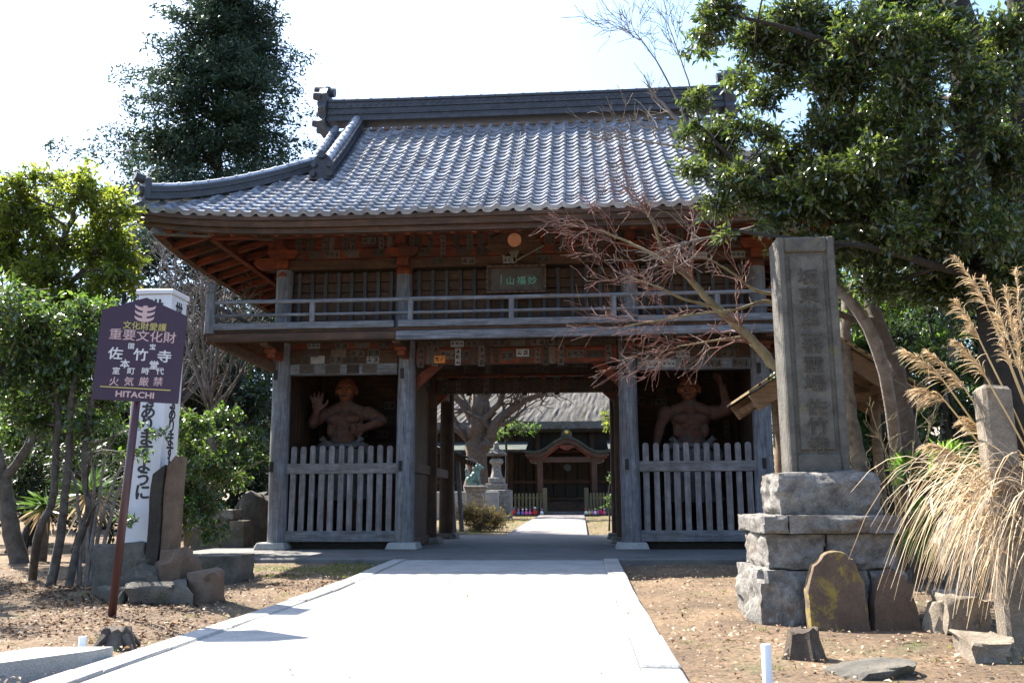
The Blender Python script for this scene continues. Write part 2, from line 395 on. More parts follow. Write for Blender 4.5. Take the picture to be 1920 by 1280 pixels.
def papermat(name, c1, c2, jit=.35):
    m, nt, bs = newmat(name); oi = nt.nodes.new('ShaderNodeObjectInfo'); r = ramp(nt, [(0, c1), (1, c2)])
    lk(nt, oi.outputs['Random'], r.inputs['Fac']); v = coords(nt); n = nnoise(nt, v, 14, 5, .7); r2 = ramp(nt, [(.3, (.5,) * 3), (.62, (1.08,) * 3)])
    lk(nt, n.outputs['Fac'], r2.inputs['Fac']); lk(nt, mixc(nt, 1.0, r.outputs['Color'], r2.outputs['Color'], 'MULTIPLY'), bs.inputs['Base Color'])
    bs.inputs['Roughness'].default_value = .9; return m
M_PAPER = papermat('aged_paper', (.04, .028, .02), (.12, .10, .085)); M_PAPERW = papermat('white_paper', (.2, .2, .2), (.36, .36, .37))
M_INK = plain('faded_ink', (.022, .018, .016), .9); M_ORANGE = plain('orange_paper', (.55, .20, .04), .8)
SV = [slip_mesh('v', w_, h_, c, True, s).mesh('paper_slip', [M_PAPER, M_INK]) for s, (w_, h_, c) in enumerate(((.10, .32, 3), (.085, .30, 4), (.11, .36, 3), (.09, .26, 3), (.10, .3, 0), (.12, .34, 4)))]
SH = [slip_mesh('h', w_, h_, c, False, s + 20).mesh('paper_slip', [M_PAPER, M_INK]) for s, (w_, h_, c) in enumerate(((.28, .15, 3), (.24, .13, 2), (.30, .14, 3), (.22, .16, 2), (.26, .15, 0)))]
SW = [slip_mesh('w', w_, h_, c, False, s + 40).mesh('paper_slip', [M_PAPERW, M_BLACK]) for s, (w_, h_, c) in enumerate(((.23, .125, 3), (.24, .13, 3), (.25, .14, 0), (.22, .13, 2)))]
SWV = [slip_mesh('wv', w_, h_, c, True, s + 60).mesh('paper_slip', [M_PAPERW, M_BLACK]) for s, (w_, h_, c) in enumerate(((.085, .36, 4), (.10, .3, 3), (.08, .24, 3)))]
SO = [slip_mesh('o', .19, .13, 2, False, 81).mesh('paper_slip', [M_ORANGE, M_BLACK])]
def slip(me, parent, x, y, z, rz=0, t=0.0):
    o = link('paper_slip', me, parent, (x, y, z), (0, t, rz)); return o
def sliprow(parent, x0, x1, z, y, pool, gap=(.01, .12), dz=.03, keep=1.0):
    x = x0
    while True:
        me = rnd.choice(pool); wd = max(v.co.x for v in me.vertices) * 2
        x += rnd.uniform(*gap) + wd / 2
        if x + wd / 2 > x1: break
        if rnd.random() < keep: slip(me, parent, x, y, z + rnd.uniform(-dz, dz), 0, rnd.uniform(-.03, .03))
        x += wd / 2

# lower front beams
for s in (-1, 1):
    xa, xb = (-3.97, -2.06) if s < 0 else (2.06, 3.97)
    o = MB().box(xa, xb, -.07, .09, 3.09, 3.285, .012).build('lintel', M_GREY['X'], gate)
    sliprow(o, xa + .02, xb, 3.19, -.072, SW + SH, (.04, .22), .01)
    o = MB().box(xa, xb, -.045, .10, 3.29, 3.53, .01).build('lintel_beam', M_BRN['X'], gate)
    sliprow(o, xa + .02, xb, 3.35, -.047, SH + SH + SW, (.02, .16), .008); sliprow(o, xa + .1, xb, 3.47, -.047, SH, (.05, .25), .01)
    o = MB().box(xa, xb, -.02, .10, 3.535, 3.70, .01).build('head_beam', M_RED['X'], gate)
    sliprow(o, xa + .02, xb, 3.62, -.022, SH + SH + SW, (.06, .35), .01)
o = MB().box(-1.74, 1.74, -.06, .10, 3.245, 3.525, .012).build('lintel_beam', M_RED['X'], gate)
sliprow(o, -1.72, 1.72, 3.39, -.062, SV + SV + SH, (.0, .045), .025)
slip(SO[0], o, -1.32, -.066, 3.33); slip(SWV[1], o, -1.0, -.068, 3.37); slip(SW[3], o, .12, -.068, 3.42)
o = MB().box(-1.74, 1.74, -.03, .10, 3.53, 3.70, .012).build('head_beam', M_BRN['X'], gate)
sliprow(o, -1.7, 1.7, 3.615, -.032, SH + SH + SW[:1], (.03, .2), .01)
# inner passage lintels (middle and rear rows)
o = MB().box(-1.76, 1.76, 2.27, 2.45, 3.385, 3.73, .01).build('passage_lintel', M_BRN['X'], gate); sliprow(o, -1.7, 1.7, 3.58, 2.268, SV + SH, (.02, .12), .02)
o = MB().box(-1.76, 1.76, 2.22, 2.44, 3.35, 3.38, .006).build('threshold_strip', M_RED['X'], gate)
for k in range(7): MB().box(-1.3 + k * .42 - .04, -1.3 + k * .42 + .04, 2.24, 2.40, 3.30, 3.348).build('peg_block', M_RED['X'], o)
o = MB().box(-1.76, 1.76, 2.29, 2.47, 3.03, 3.295, .01).build('passage_lintel', M_BRN['X'], gate); sliprow(o, -1.7, 1.7, 3.16, 2.288, SV[:4], (.06, .2), .02)
MB().box(-1.76, 1.76, 4.66, 4.84, 3.33, 3.7, .01).build('rear_lintel', M_BRN['X'], gate)
for s in (-1, 1):
    xa, xb = (-3.97, -2.06) if s < 0 else (2.06, 3.97)
    MB().box(xa, xb, 4.66, 4.82, 3.2, 3.7, .01).build('rear_lintel', M_BRN['X'], gate)
for x in CX:
    for j in (0, 1):
        MB().box(x - .075, x + .075, CY[j] + .16, CY[j + 1] - .16, 3.12, 3.7, .01).build('side_beam', M_BRN['Y'], gate)
        MB().box(x - .06, x + .06, CY[j] + .16, CY[j + 1] - .16, 1.42, 1.6, .01).build('side_rail', M_BRN['Y'], gate)
for s in (-1, 1):                                   # brackets in the passage
    for yy in (.22, 2.6):
        MB().beam((s * 1.88, yy, 2.85), (s * 1.35, yy, 3.33), .12, .16, .01).build('brace', M_RED['X'], gate)
# niche walls
def boards(parent, x0, x1, y, z0, z1, n, m, t=.03):
    h = (z1 - z0) / n
    for k in range(n): MB().box(x0, x1, y + rnd.uniform(0, .008), y + t, z0 + k * h + .002, z0 + (k + 1) * h - .004, .004).build('board', m, parent)
for s in (-1, 1):
    xa, xb = (-4.0, -2.03) if s < 0 else (2.03, 4.0)
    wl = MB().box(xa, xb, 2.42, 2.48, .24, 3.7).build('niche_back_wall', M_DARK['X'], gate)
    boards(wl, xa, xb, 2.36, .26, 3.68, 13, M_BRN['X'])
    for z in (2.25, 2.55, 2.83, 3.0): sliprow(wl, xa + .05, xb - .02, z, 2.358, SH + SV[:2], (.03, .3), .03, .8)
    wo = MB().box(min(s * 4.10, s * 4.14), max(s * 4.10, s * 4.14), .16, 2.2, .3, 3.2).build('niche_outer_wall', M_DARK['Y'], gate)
    for k in range(10):
        ya = .165 + k * .203
        MB().box(s * 4.12 - .04, s * 4.12 + .04, ya, ya + .196, .25, 1.42, .004).build('board', M_BRN['Z'], wo)
        MB().box(s * 4.12 - .035, s * 4.12 + .035, ya, ya + .196, 1.6, 3.12, .004).build('board', M_BRN['Z'], wo)
    wi = MB().box(min(s * 1.87, s * 1.93), max(s * 1.87, s * 1.93), .18, 2.2, 1.0, 1.02).build('niche_inner_wall', M_BRN['Y'], gate)
    for k in range(10):
        ya = .165 + k * .203
        MB().box(s * 1.9 - .025, s * 1.9 + .025, ya, ya + .194, .3, 1.42, .004).build('board', M_BRN['Z'], wi)
        MB().box(s * 1.9 - .02, s * 1.9 + .02, ya, ya + .198, 1.6, 3.12, .004).build('board', M_BRN['Z'], wi)
    MB().box(s * 1.9 - .06, s * 1.9 + .06, .17, 2.2, .14, .3, .01).build('sill', M_BRN['Y'], wi)
    fl = MB().box(xa, xb, .12, 2.35, .125, .30).build('niche_floor', M_DARK['X'], gate)
# picket fences of the two niches
for s in (-1, 1):
    xa, xb = (-4.0, -2.02) if s < 0 else (2.02, 4.0)
    fp = MB().box(xa, xb, -.06, .06, .25, .43, .008).build('fence', M_GREY['X'], gate)
    MB().box(xa, xb, -.055, .045, 1.385, 1.56, .01).build('fence_rail', M_FENCEX, fp)
    for k in range(11):
        x = xa + .15 + k * (xb - xa - .30) / 10 + rnd.uniform(-.006, .006); wd = .048 + rnd.uniform(-.003, .003); top = 1.83 + rnd.uniform(-.012, .012)
        b = MB(); b.prism([(x - wd, .43), (x + wd, .43), (x + wd, top), (x + wd * .55, top + .03), (x - wd * .55, top + .03), (x - wd, top)], -.032, .02)
        for q in (0,): pass
        b.v = [(p[0] + .01 * (p[2] - 1) * (.3 - k * .03), p[1] + .002, p[2]) for p in b.v]
        b.build('picket', M_FENCE, fp)
# ceiling of the lower storey
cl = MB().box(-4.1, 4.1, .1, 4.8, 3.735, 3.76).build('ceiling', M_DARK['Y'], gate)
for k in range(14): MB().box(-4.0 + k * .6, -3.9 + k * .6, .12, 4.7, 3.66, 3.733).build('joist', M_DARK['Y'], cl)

# balcony
BY = -1.0; BX = 5.05
bal = MB().box(-BX, BX, BY + .02, 5.7, 3.675, 3.715).build('balcony', M_BRN['X'], gate)
for k, (xa, xb) in enumerate(((-BX - .03, -1.9), (-1.895, 2.0), (2.005, BX + .03))):
    MB().box(xa, xb, BY - .05, BY + .05, 3.52 - .012 * (k == 1), 3.655, .012).build('edge_beam', M_BRN['X'] if k == 0 else M_GREY['X'], bal)
    MB().box(xa + .03, xb - .03, BY - .035, BY + .06, 3.72, 3.835, .012).build('bottom_rail', M_GREY['X'], bal)
for s in (-1, 1):
    MB().box(s * BX - .05, s * BX + .05, BY + .06, 5.7, 3.52, 3.655, .012).build('edge_beam', M_BRN['Y'], bal)
    MB().box(s * BX - .045, s * BX + .045, BY + .07, 5.7, 3.72, 3.835, .012).build('bottom_rail', M_GREY['Y'], bal)
    for z, r in ((4.19, .036), (3.97, .026)):
        MB().tube([(s * BX, BY, z), (s * BX, 5.7, z)], r, 8).build('rail', M_GREY['Y'], bal, True)
    b = MB().lathe([(.085, 3.66), (.082, 4.33), (.06, 4.345), (.06, 4.37), (.082, 4.38), (.082, 4.405), (.055, 4.42), (.07, 4.46), (.06, 4.50), (.02, 4.54), (.004, 4.555)], (s * BX, BY, 0), 14)
    o = b.build('newel_post', M_GREY['Z'], bal); autosmooth(o.data, 40)
    for y in (.6, 2.3, 4.0): MB().box(s * BX - .03, s * BX + .03, y - .03, y + .03, 3.83, 4.17, .006).build('rail_post', M_GREY['Z'], bal)
for z, r in ((4.19, .036), (3.965, .027)):
    pts = [(x, BY, z + .012 * noise.noise((x, z, 0))) for x in np.linspace(-BX - .0, BX, 17)]
    o = MB().tube(pts, r, 8).build('rail', M_GREY['X'], bal); autosmooth(o.data, 60)
for x in (-3.31, -1.66, 0.0, 1.66, 3.31): MB().box(x - .042, x + .042, BY - .03, BY + .035, 3.835, 4.175, .008).build('rail_post', M_GREY['Z'], bal)
for x in CX:      # cantilever arms carrying the balcony
    MB().box(x - .07, x + .07, BY + .05, 0.0, 3.47, 3.665, .01).build('bracket_arm', M_BRN['Y'], bal)
    MB().box(x - .065, x + .065, BY + .42, 0.0, 3.33, 3.468, .01).build('bracket_arm', M_RED['Y'], bal)
    MB().box(x - .10, x + .10, BY + .36, BY + .56, 3.40, 3.469, .01).build('bearing_block', M_RED['Y'], bal)
for s in (-1, 1):
    for y in CY:
        MB().box(min(s * 4.2, s * 5.0), max(s * 4.2, s * 5.0), y - .07, y + .07, 3.47, 3.66, .01).build('bracket_arm', M_BRN['X'], bal)
        MB().box(min(s * 4.2, s * 4.62), max(s * 4.2, s * 4.62), y - .065, y + .065, 3.33, 3.468, .01).build('bracket_arm', M_RED['X'], bal)
    MB().beam((s * 4.2, -.06, 3.2), (s * 5.0, BY + .08, 3.58), .12, .16, .01).build('corner_brace', M_BRN['X'], bal)
for k in range(26):
    x = -5.0 + k * .4
    MB().box(x, x + .385, BY + .05, 0.1, 3.655, 3.672).build('floor_board', M_BRN['Y'], bal)
for k in range(15):
    for s in (-1, 1):
        y = .1 + k * .385; MB().box(min(s * 4.13, s * 5.0), max(s * 4.13, s * 5.0), y, y + .37, 3.655, 3.672).build('floor_board', M_BRN['X'], bal)

# upper storey
UX = (-4.15, -1.98, 1.98, 4.15)
for x in UX:
    c = roundcol(x, .02, 3.72, 4.98, .15, .142, M_GREY['Z'])
    MB().lathe([(.146, 4.86), (.15, 4.865), (.145, 4.985)], (x, .02, 0), 18).build('painted_head', M_RED['Z'], c, True)
    roundcol(x, 4.72, 3.72, 5.0, .15, .142, M_BRN['Z'])
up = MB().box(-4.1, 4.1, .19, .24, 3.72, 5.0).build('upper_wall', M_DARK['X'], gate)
for a in range(3):
    xa, xb = UX[a] + .13, UX[a + 1] - .13; n = 7; h = 1.24 / n
    for k in range(n):
        MB().box(xa, xb, .135 + rnd.uniform(0, .01), .188, 3.725 + k * h + .004, 3.725 + (k + 1) * h - .012, .004).build('board', M_BRN['X'], up)
    nb = 8 if a != 1 else 15
    for k in range(nb):
        x = xa + (k + .5) * (xb - xa) / nb; MB().box(x - .033, x + .033, .075, .128, 3.725, 4.96, .005).build('batten', M_SLAT, up)
    MB().box(xa, xb, .055, .12, 4.02, 4.08, .005).build('batten_rail', M_DARK['X'], up)
for s in (-1, 1):
    ws = MB().box(s * 4.1 - .03, s * 4.1 + .03, .2, 4.7, 3.72, 5.4).build('upper_side_wall', M_DARK['Y'], gate)
    for k in range(14): MB().box(min(s * 4.13, s * 4.18), max(s * 4.13, s * 4.18), .25 + k * .32, .31 + k * .32, 3.73, 5.0, .004).build('batten', M_SLAT, ws)
MB().box(-4.1, 4.1, 4.68, 4.74, 3.72, 5.5).build('upper_rear_wall', M_DARK['X'], gate)
for yy, nm in ((0.0, 0), (4.74, 1)):
    o = MB().box(-4.42, 4.42, yy - .07, yy + .12, 4.985, 5.165, .012).build('tie_beam', M_BRN['X'], gate)
    if not nm: sliprow(o, -2.7, 4.2, 5.075, -.072, SW[:2] + SH, (.1, .6), .008)
    o = MB().box(-4.2, 4.2, yy - .04, yy + .10, 5.17, 5.37, .012).build('plate_beam', M_RED['X'], gate)
    if not nm: sliprow(o, -4.0, 4.1, 5.265, -.042, SH + SH + SV[3:4], (.03, .25), .012)
    o = MB().box(-4.45, 4.45, yy - .09, yy + .10, 5.375, 5.60, .012).build('wall_plate', M_RED['X'], gate)
    if not nm: sliprow(o, -4.05, 4.1, 5.48, -.092, SV + SV + SH[:2], (.02, .16), .02)
    o = MB().box(-4.45, 4.45, yy - .09, yy + .10, 5.605, 5.8, .012).build('wall_plate', M_RED['X'], gate)
for s in (-1, 1):
    MB().box(s * 4.13 - .08, s * 4.13 + .08, .16, 4.6, 4.99, 5.6, .012).build('side_plate', M_RED['Y'], gate)
for x in UX:          # block and arm brackets over the upper columns
    b = MB(); b.prism([(x - .20, 5.17), (x + .20, 5.17), (x + .27, 5.26), (x + .27, 5.34), (x - .27, 5.34), (x - .27, 5.26)], -.16, -.045); b.build('bracket_arm', M_RED['X'], gate)
    MB().box(x - .11, x + .11, -.19, -.075, 5.0, 5.165, .015).build('bearing_block', M_RED['X'], gate)
    b = MB(); b.prism([(x - .09, 5.345), (x + .09, 5.345), (x + .09, 5.62), (x - .09, 5.62)], -.42, -.095); b.build('bracket_nose', M_RED['Y'], gate)
for s in (-1, 1):
    b = MB(); b.prism([(s * 4.2, 5.0), (s * 4.62, 5.03), (s * 4.70, 5.12), (s * 4.62, 5.2), (s * 4.2, 5.2)][::1 if s > 0 else -1], -.13, .1); b.build('beam_nose', M_RED['X'], gate)

# eaves: fascia, rafters, soffit
EY = -1.85; EX = 6.05; RY = 2.37; RUN = RY - EY
def zp(t): return 5.40 + 3.35 * (.79 * t + .21 * t * t)
def lift(x, t): return .20 * (min(1, abs(x) / EX)) ** 5 * max(0, 1 - t) ** 2
def S(x, y): t = (y - EY) / RUN; return Vector((x, y, zp(t) + lift(x, t)))
def Sside(s, d, y):       # side slope: d = distance in from side eave
    t = d / RUN; yy = (y - RY) / (RY - EY) * EX
    return Vector((s * (EX - d), y, zp(t) + lift(yy, t)))
def sweep(name, m, parent, prof, ax, n=24):
    # prof = list of (offset outwards, dz) ; ax = 0 front, 1 left, 2 right, 3 back
    b = MB(); V = []; k = len(prof)
    for i in range(n + 1):
        u = -1 + 2 * i / n
        for o, dz in prof:
            z = 5.40 + .20 * abs(u) ** 5 + dz
            if ax == 0: V.append((u * (EX + o), EY - o, z))
            elif ax == 3: V.append((u * (EX + o), 2 * RY - EY + o, z))
            else: s = -1 if ax == 1 else 1; V.append((s * (EX + o), RY + u * (RUN + o), z))
    Fs = []
    for i in range(n):
        for j in range(k): Fs.append((i*k+j, i*k+(j+1) % k, (i+1)*k+(j+1) % k, (i+1)*k+j))
    Fs += [tuple(range(k)), tuple(n * k + j for j in range(k))]
    b.add(V, Fs); return b.build(name, m, parent)
eaves = None
for ax in range(4):
    a = 'X' if ax in (0, 3) else 'Y'
    f = sweep('eave_fascia', M_BRN[a], gate, [(-.02, -.015), (-.02, -.09), (-.12, -.09), (-.12, -.015)], ax)
    sweep('fascia_board', M_BRN[a], f, [(-.05, -.093), (-.07, -.19), (-.2, -.19), (-.2, -.093)], ax)
    sweep('fascia_lip', M_BRN[a], f, [(-.13, -.193), (-.13, -.275), (-.26, -.275), (-.26, -.193)], ax)
    # soffit sheet
    b = MB(); n = 20
    for i in range(n):
        for u0, u1 in ((-1 + 2 * i / n, -1 + 2 * (i + 1) / n),):
            z0, z1 = 5.40 + .2 * abs(u0) ** 5 - .16, 5.40 + .2 * abs(u1) ** 5 - .16
            o = .1; zi = 5.88
            if ax in (0, 3):
                ye, yi = (EY + o, -.02) if ax == 0 else (2 * RY - EY - o, 4.76)
                b.quad((u0 * (EX - o), ye, z0), (u1 * (EX - o), ye, z1), (u1 * 4.22, yi, zi), (u0 * 4.22, yi, zi))
            else:
                s = -1 if ax == 1 else 1
                b.quad((s * (EX - o), RY + u0 * (RUN - o), z0), (s * (EX - o), RY + u1 * (RUN - o), z1), (s * 4.22, RY + u1 * 2.39, zi), (s * 4.22, RY + u0 * 2.39, zi))
    sf = b.build('soffit', M_BRN['Y' if a == 'X' else 'X'], gate)
    nr = 32 if a == 'X' else 17; half = 5.55 if a == 'X' else 3.75
    if ax == 3: continue
    for i in range(nr):
        u = -half + 2 * half * i / (nr - 1)
        if a == 'X':
            ui = u; dz = .20 * (abs(u) / EX) ** 5; inn = max(0, abs(u) - 4.15)
            b = MB().beam((u, EY + .22, 5.155 + dz), (u, -.0 - inn, 5.155 + dz + (1.63 - inn) * .30), .085, .11, .008)
        else:
            s = -1 if ax == 1 else 1; dz = .20 * (abs(u) / RUN) ** 5; inn = max(0, abs(u) - 2.4)
            b = MB().beam((s * (EX - .22), RY + u, 5.155 + dz), (s * (4.15 + inn), RY + u, 5.155 + dz + (1.68 - inn) * .30), .085, .11, .008)
        b.build('rafter', M_RED['Y' if a == 'X' else 'X'], sf)
for s in (-1, 1):
    for yc, yi in ((EY + .2, 0.0), (2 * RY - EY - .2, 4.74)):
        MB().beam((s * (EX - .2), yc, 5.31), (s * 4.15, yi, 5.66), .16, .2, .01).build('hip_rafter', M_GREY['X'], gate)
    MB().beam((s * 5.1, -.95, 5.36), (s * 5.1, 5.7, 5.36), .12, .14, .01).build('eave_purlin', M_RED['Y'], gate)
MB().beam((-5.1, -.95, 5.36), (5.1, -.95, 5.36), .12, .1, .01).build('eave_purlin', M_RED['X'], gate)

# ------------------------------------------------------------------ roof
b = MB(); n = 14
HX = 3.75      # half length of the gable part
def rowx(y):  # half width of the front slope at y
    return EX - (y - EY) if (EX - (y - EY)) > HX else HX + .35
for side in (0, 1):
    for i in range(n):
        for j in range(20):
            q = []
            for (ii, jj) in ((i, j), (i + 1, j), (i + 1, j + 1), (i, j + 1)):
                y = EY + RUN * ii / n; u = -1 + 2 * jj / 20; x = u * (max(EX - (y - EY), HX)); p = S(x, y)
                q.append((p.x, p.y if side == 0 else 2 * RY - p.y, p.z - .012))
            b.quad(*q)
for s in (-1, 1):
    for i in range(8):
        d0, d1 = (EX - HX) * i / 8, (EX - HX) * (i + 1) / 8
        for j in range(16):
            q = []
            for d, jj in ((d0, j), (d1, j), (d1, j + 1), (d0, j + 1)):
                p = Sside(s, d, RY + (-1 + 2 * jj / 16) * (RUN - d)); q.append((p.x, p.y, p.z - .012))
            b.quad(*q)
roof = b.build('roof', M_TILEDK, gate)
TW = .2575
def tile_mesh(L, lip):
    prof = [(0, .034), (.07, .016), (.2, .004), (.38, .0), (.56, .007), (.70, .028), (.82, .052), (.92, .055), (1.03, .034)]
    b = MB(); k = len(prof); V = []
    for y, dz in ((L, .004), (0, .040)):
        for u, h in prof: V.append(((u - .5) * TW, y, h + dz))
    for u, h in prof: V.append(((u - .5) * TW, .004, h + .040 - lip))
    Fs = []
    for i in range(k - 1): Fs += [(i, i + 1, k + i + 1, k + i), (k + i, k + i + 1, 2 * k + i + 1, 2 * k + i)]
    b.add(V, Fs); return b
SLOPE_N = 24
def frame(p, tx, ty):
    tx = tx.normalized(); nz = tx.cross(ty).normalized(); ty = nz.cross(tx)
    return Matrix(((tx.x, ty.x, nz.x, p.x), (tx.y, ty.y, nz.y, p.y), (tx.z, ty.z, nz.z, p.z), (0, 0, 0, 1)))
# rows spaced by equal arc length
ts = np.linspace(0, 1, 400); arc = np.concatenate([[0], np.cumsum(np.hypot(np.diff(ts) * RUN, np.diff([zp(t) for t in ts])))])
tot = arc[-1]; rowt = np.interp(np.linspace(0, tot - .15, SLOPE_N + 1), arc, ts); EXPO = (tot - .15) / SLOPE_N
tb = tile_mesh(EXPO + .03, .048); TILE = autosmooth(tb.mesh('roof_tile', M_TILE), 40)
eb = tile_mesh(EXPO + .03, .085); ETILE = autosmooth(eb.mesh('eave_tile', M_TILE), 40)
sv = []; sf_ = []
def put(mw, base, asobj, name, me):
    if asobj:
        o = bpy.data.objects.new(name, me); COL.objects.link(o); o.parent = roof; o.matrix_basis = mw
    else:
        A = np.array(mw); P = np.array(base.v); off = sum(len(x) for x in sv)
        sv.append(P @ A[:3, :3].T + A[:3, 3]); sf_.append(np.array(base.f) + off)
nobj = 0
for r in range(SLOPE_N):
    t = rowt[r]; y = EY + RUN * t; y2 = EY + RUN * rowt[r + 1]; ncol = 47
    for c in range(ncol):
        x = (c - 23) * TW
        if abs(x) > rowx(y) - .1: continue
        if abs(x) > HX + .3 and y > .6: continue
        p = S(x, y); q = S(x, y2); px_ = S(x + .1, y)
        mw = frame(p, px_ - p, q - p)
        j = Matrix.Rotation(rnd.uniform(-.02, .02), 4, 'Z') @ Matrix.Rotation(rnd.uniform(-.03, .02), 4, 'X') @ Matrix.Rotation(rnd.uniform(-.035, .035), 4, 'Y') @ Matrix.Translation((rnd.uniform(-.005, .005), rnd.uniform(-.01, .008), 0))
        mw = mw @ j
        if r == 0: put(mw, eb, True, 'eave_tile', ETILE); nobj += 1
        else:
            a = nobj < 300; put(mw, tb, a, 'roof_tile', TILE); nobj += a
        if r % 2 == 0 or r == 0:    # the back slope, out of sight
            mb = Matrix.Scale(-1, 4, (0, 1, 0)); 
for s in (-1, 1):          # tiles of the two side hips
    for r in range(int(SLOPE_N * .55)):
        t = rowt[r]; d = RUN * t; d2 = RUN * rowt[r + 1]
        for c in range(33):
            y = RY + (c - 16) * TW
            if abs(y - RY) > RUN - d - .1: continue
            p = Sside(s, d, y); q = Sside(s, d2, y); tx = Vector((0, 1 if s > 0 else -1, 0))
            put(frame(p, tx, q - p), eb if r == 0 else tb, False, '', None)
for r in range(SLOPE_N):   # rear slope
    t = rowt[r]; y = EY + RUN * t; y2 = EY + RUN * rowt[r + 1]
    for c in range(47):
        x = (c - 23) * TW
        if abs(x) > rowx(y) - .1: continue
        p = S(x, y); q = S(x, y2); p.y = 2 * RY - p.y; q.y = 2 * RY - q.y
        put(frame(p, Vector((-1, 0, 0)), q - p), tb, False, '', None)
tf = link('tile_field', autosmooth(npmesh('tile_field', np.concatenate(sv), np.concatenate(sf_), M_TILE), 40), roof); tag(tf, kind='stuff')
MB().beam(S(-.0, -1.4) + Vector((0, 0, .085)), S(-.0, 2.1) + Vector((0, 0, .075)), .012, .012).build('lightning_wire', M_DARK['Y'], roof)

def ridge_line(name, pts, wd, hts, capr, step, endname=None):
    """stacked ridge along a polyline: courses, each with its own width, and a row of round cap tiles"""
    pts = [Vector(p) for p in pts]; root = None
    z = -.04
    for k, (hh, ww) in enumerate(hts):
        b = MB(); V = []
        for i, p in enumerate(pts):
            d = (pts[min(i + 1, len(pts) - 1)] - pts[max(i - 1, 0)]); sd = d.cross(Vector((0, 0, 1))).normalized()
            for a, c in ((-1, 0), (1, 0), (1, 1), (-1, 1)): V.append(p + sd * a * ww / 2 + Vector((0, 0, z + (hh - .006) * c)))
        Fs = []
        for i in range(len(pts) - 1):
            for j in range(4): Fs.append((i*4+j, i*4+(j+1) % 4, (i+1)*4+(j+1) % 4, (i+1)*4+j))
        Fs += [(0, 1, 2, 3), tuple(4 * (len(pts) - 1) + j for j in range(4))]
        b.add(V, Fs); o = b.build(name if root is None else 'ridge_course', M_TILEDK, roof)
        root = root or o; z += hh
    # caps
    L = [0]
    for a, c in zip(pts, pts[1:]): L.append(L[-1] + (c - a).length)
    ncap = int(L[-1] / step); xs_ = [p.x for p in pts]; ys_ = [p.y for p in pts]; zs_ = [p.z for p in pts]
    at = lambda s: Vector((np.interp(s, L, xs_), np.interp(s, L, ys_), np.interp(s, L, zs_) + z))
    for i in range(ncap):
        a, c = at(i * L[-1] / ncap - .015), at((i + 1) * L[-1] / ncap)
        o = MB().tube([a, a + (c - a) * .14, a + (c - a) * .15, c], [capr * 1.12, capr * 1.12, capr * .97, capr * .93], 10).build('cap_tile', M_TILE, roof); autosmooth(o.data, 40)
    return at, L[-1], z
courses = [(.075, .40), (.07, .34), (.075, .38), (.07, .33), (.075, .37), (.07, .32), (.06, .36)]
rp = [(x, RY, 8.87 + .02 * (abs(x) / 4.2) ** 3) for x in np.linspace(-4.15, 4.15, 21)]
ridge_line('main_ridge', rp, .4, courses, .085, .29)
b = MB()
for zq in (9.04, 9.20):
    for k in range(58):
        x = -4.1 + k * .144; b.tube([(x, RY - .15, zq), (x, RY - .198, zq)], .032, 8)
tag(b.build('ridge_side_tiles', M_TILEDK, roof), kind='stuff')
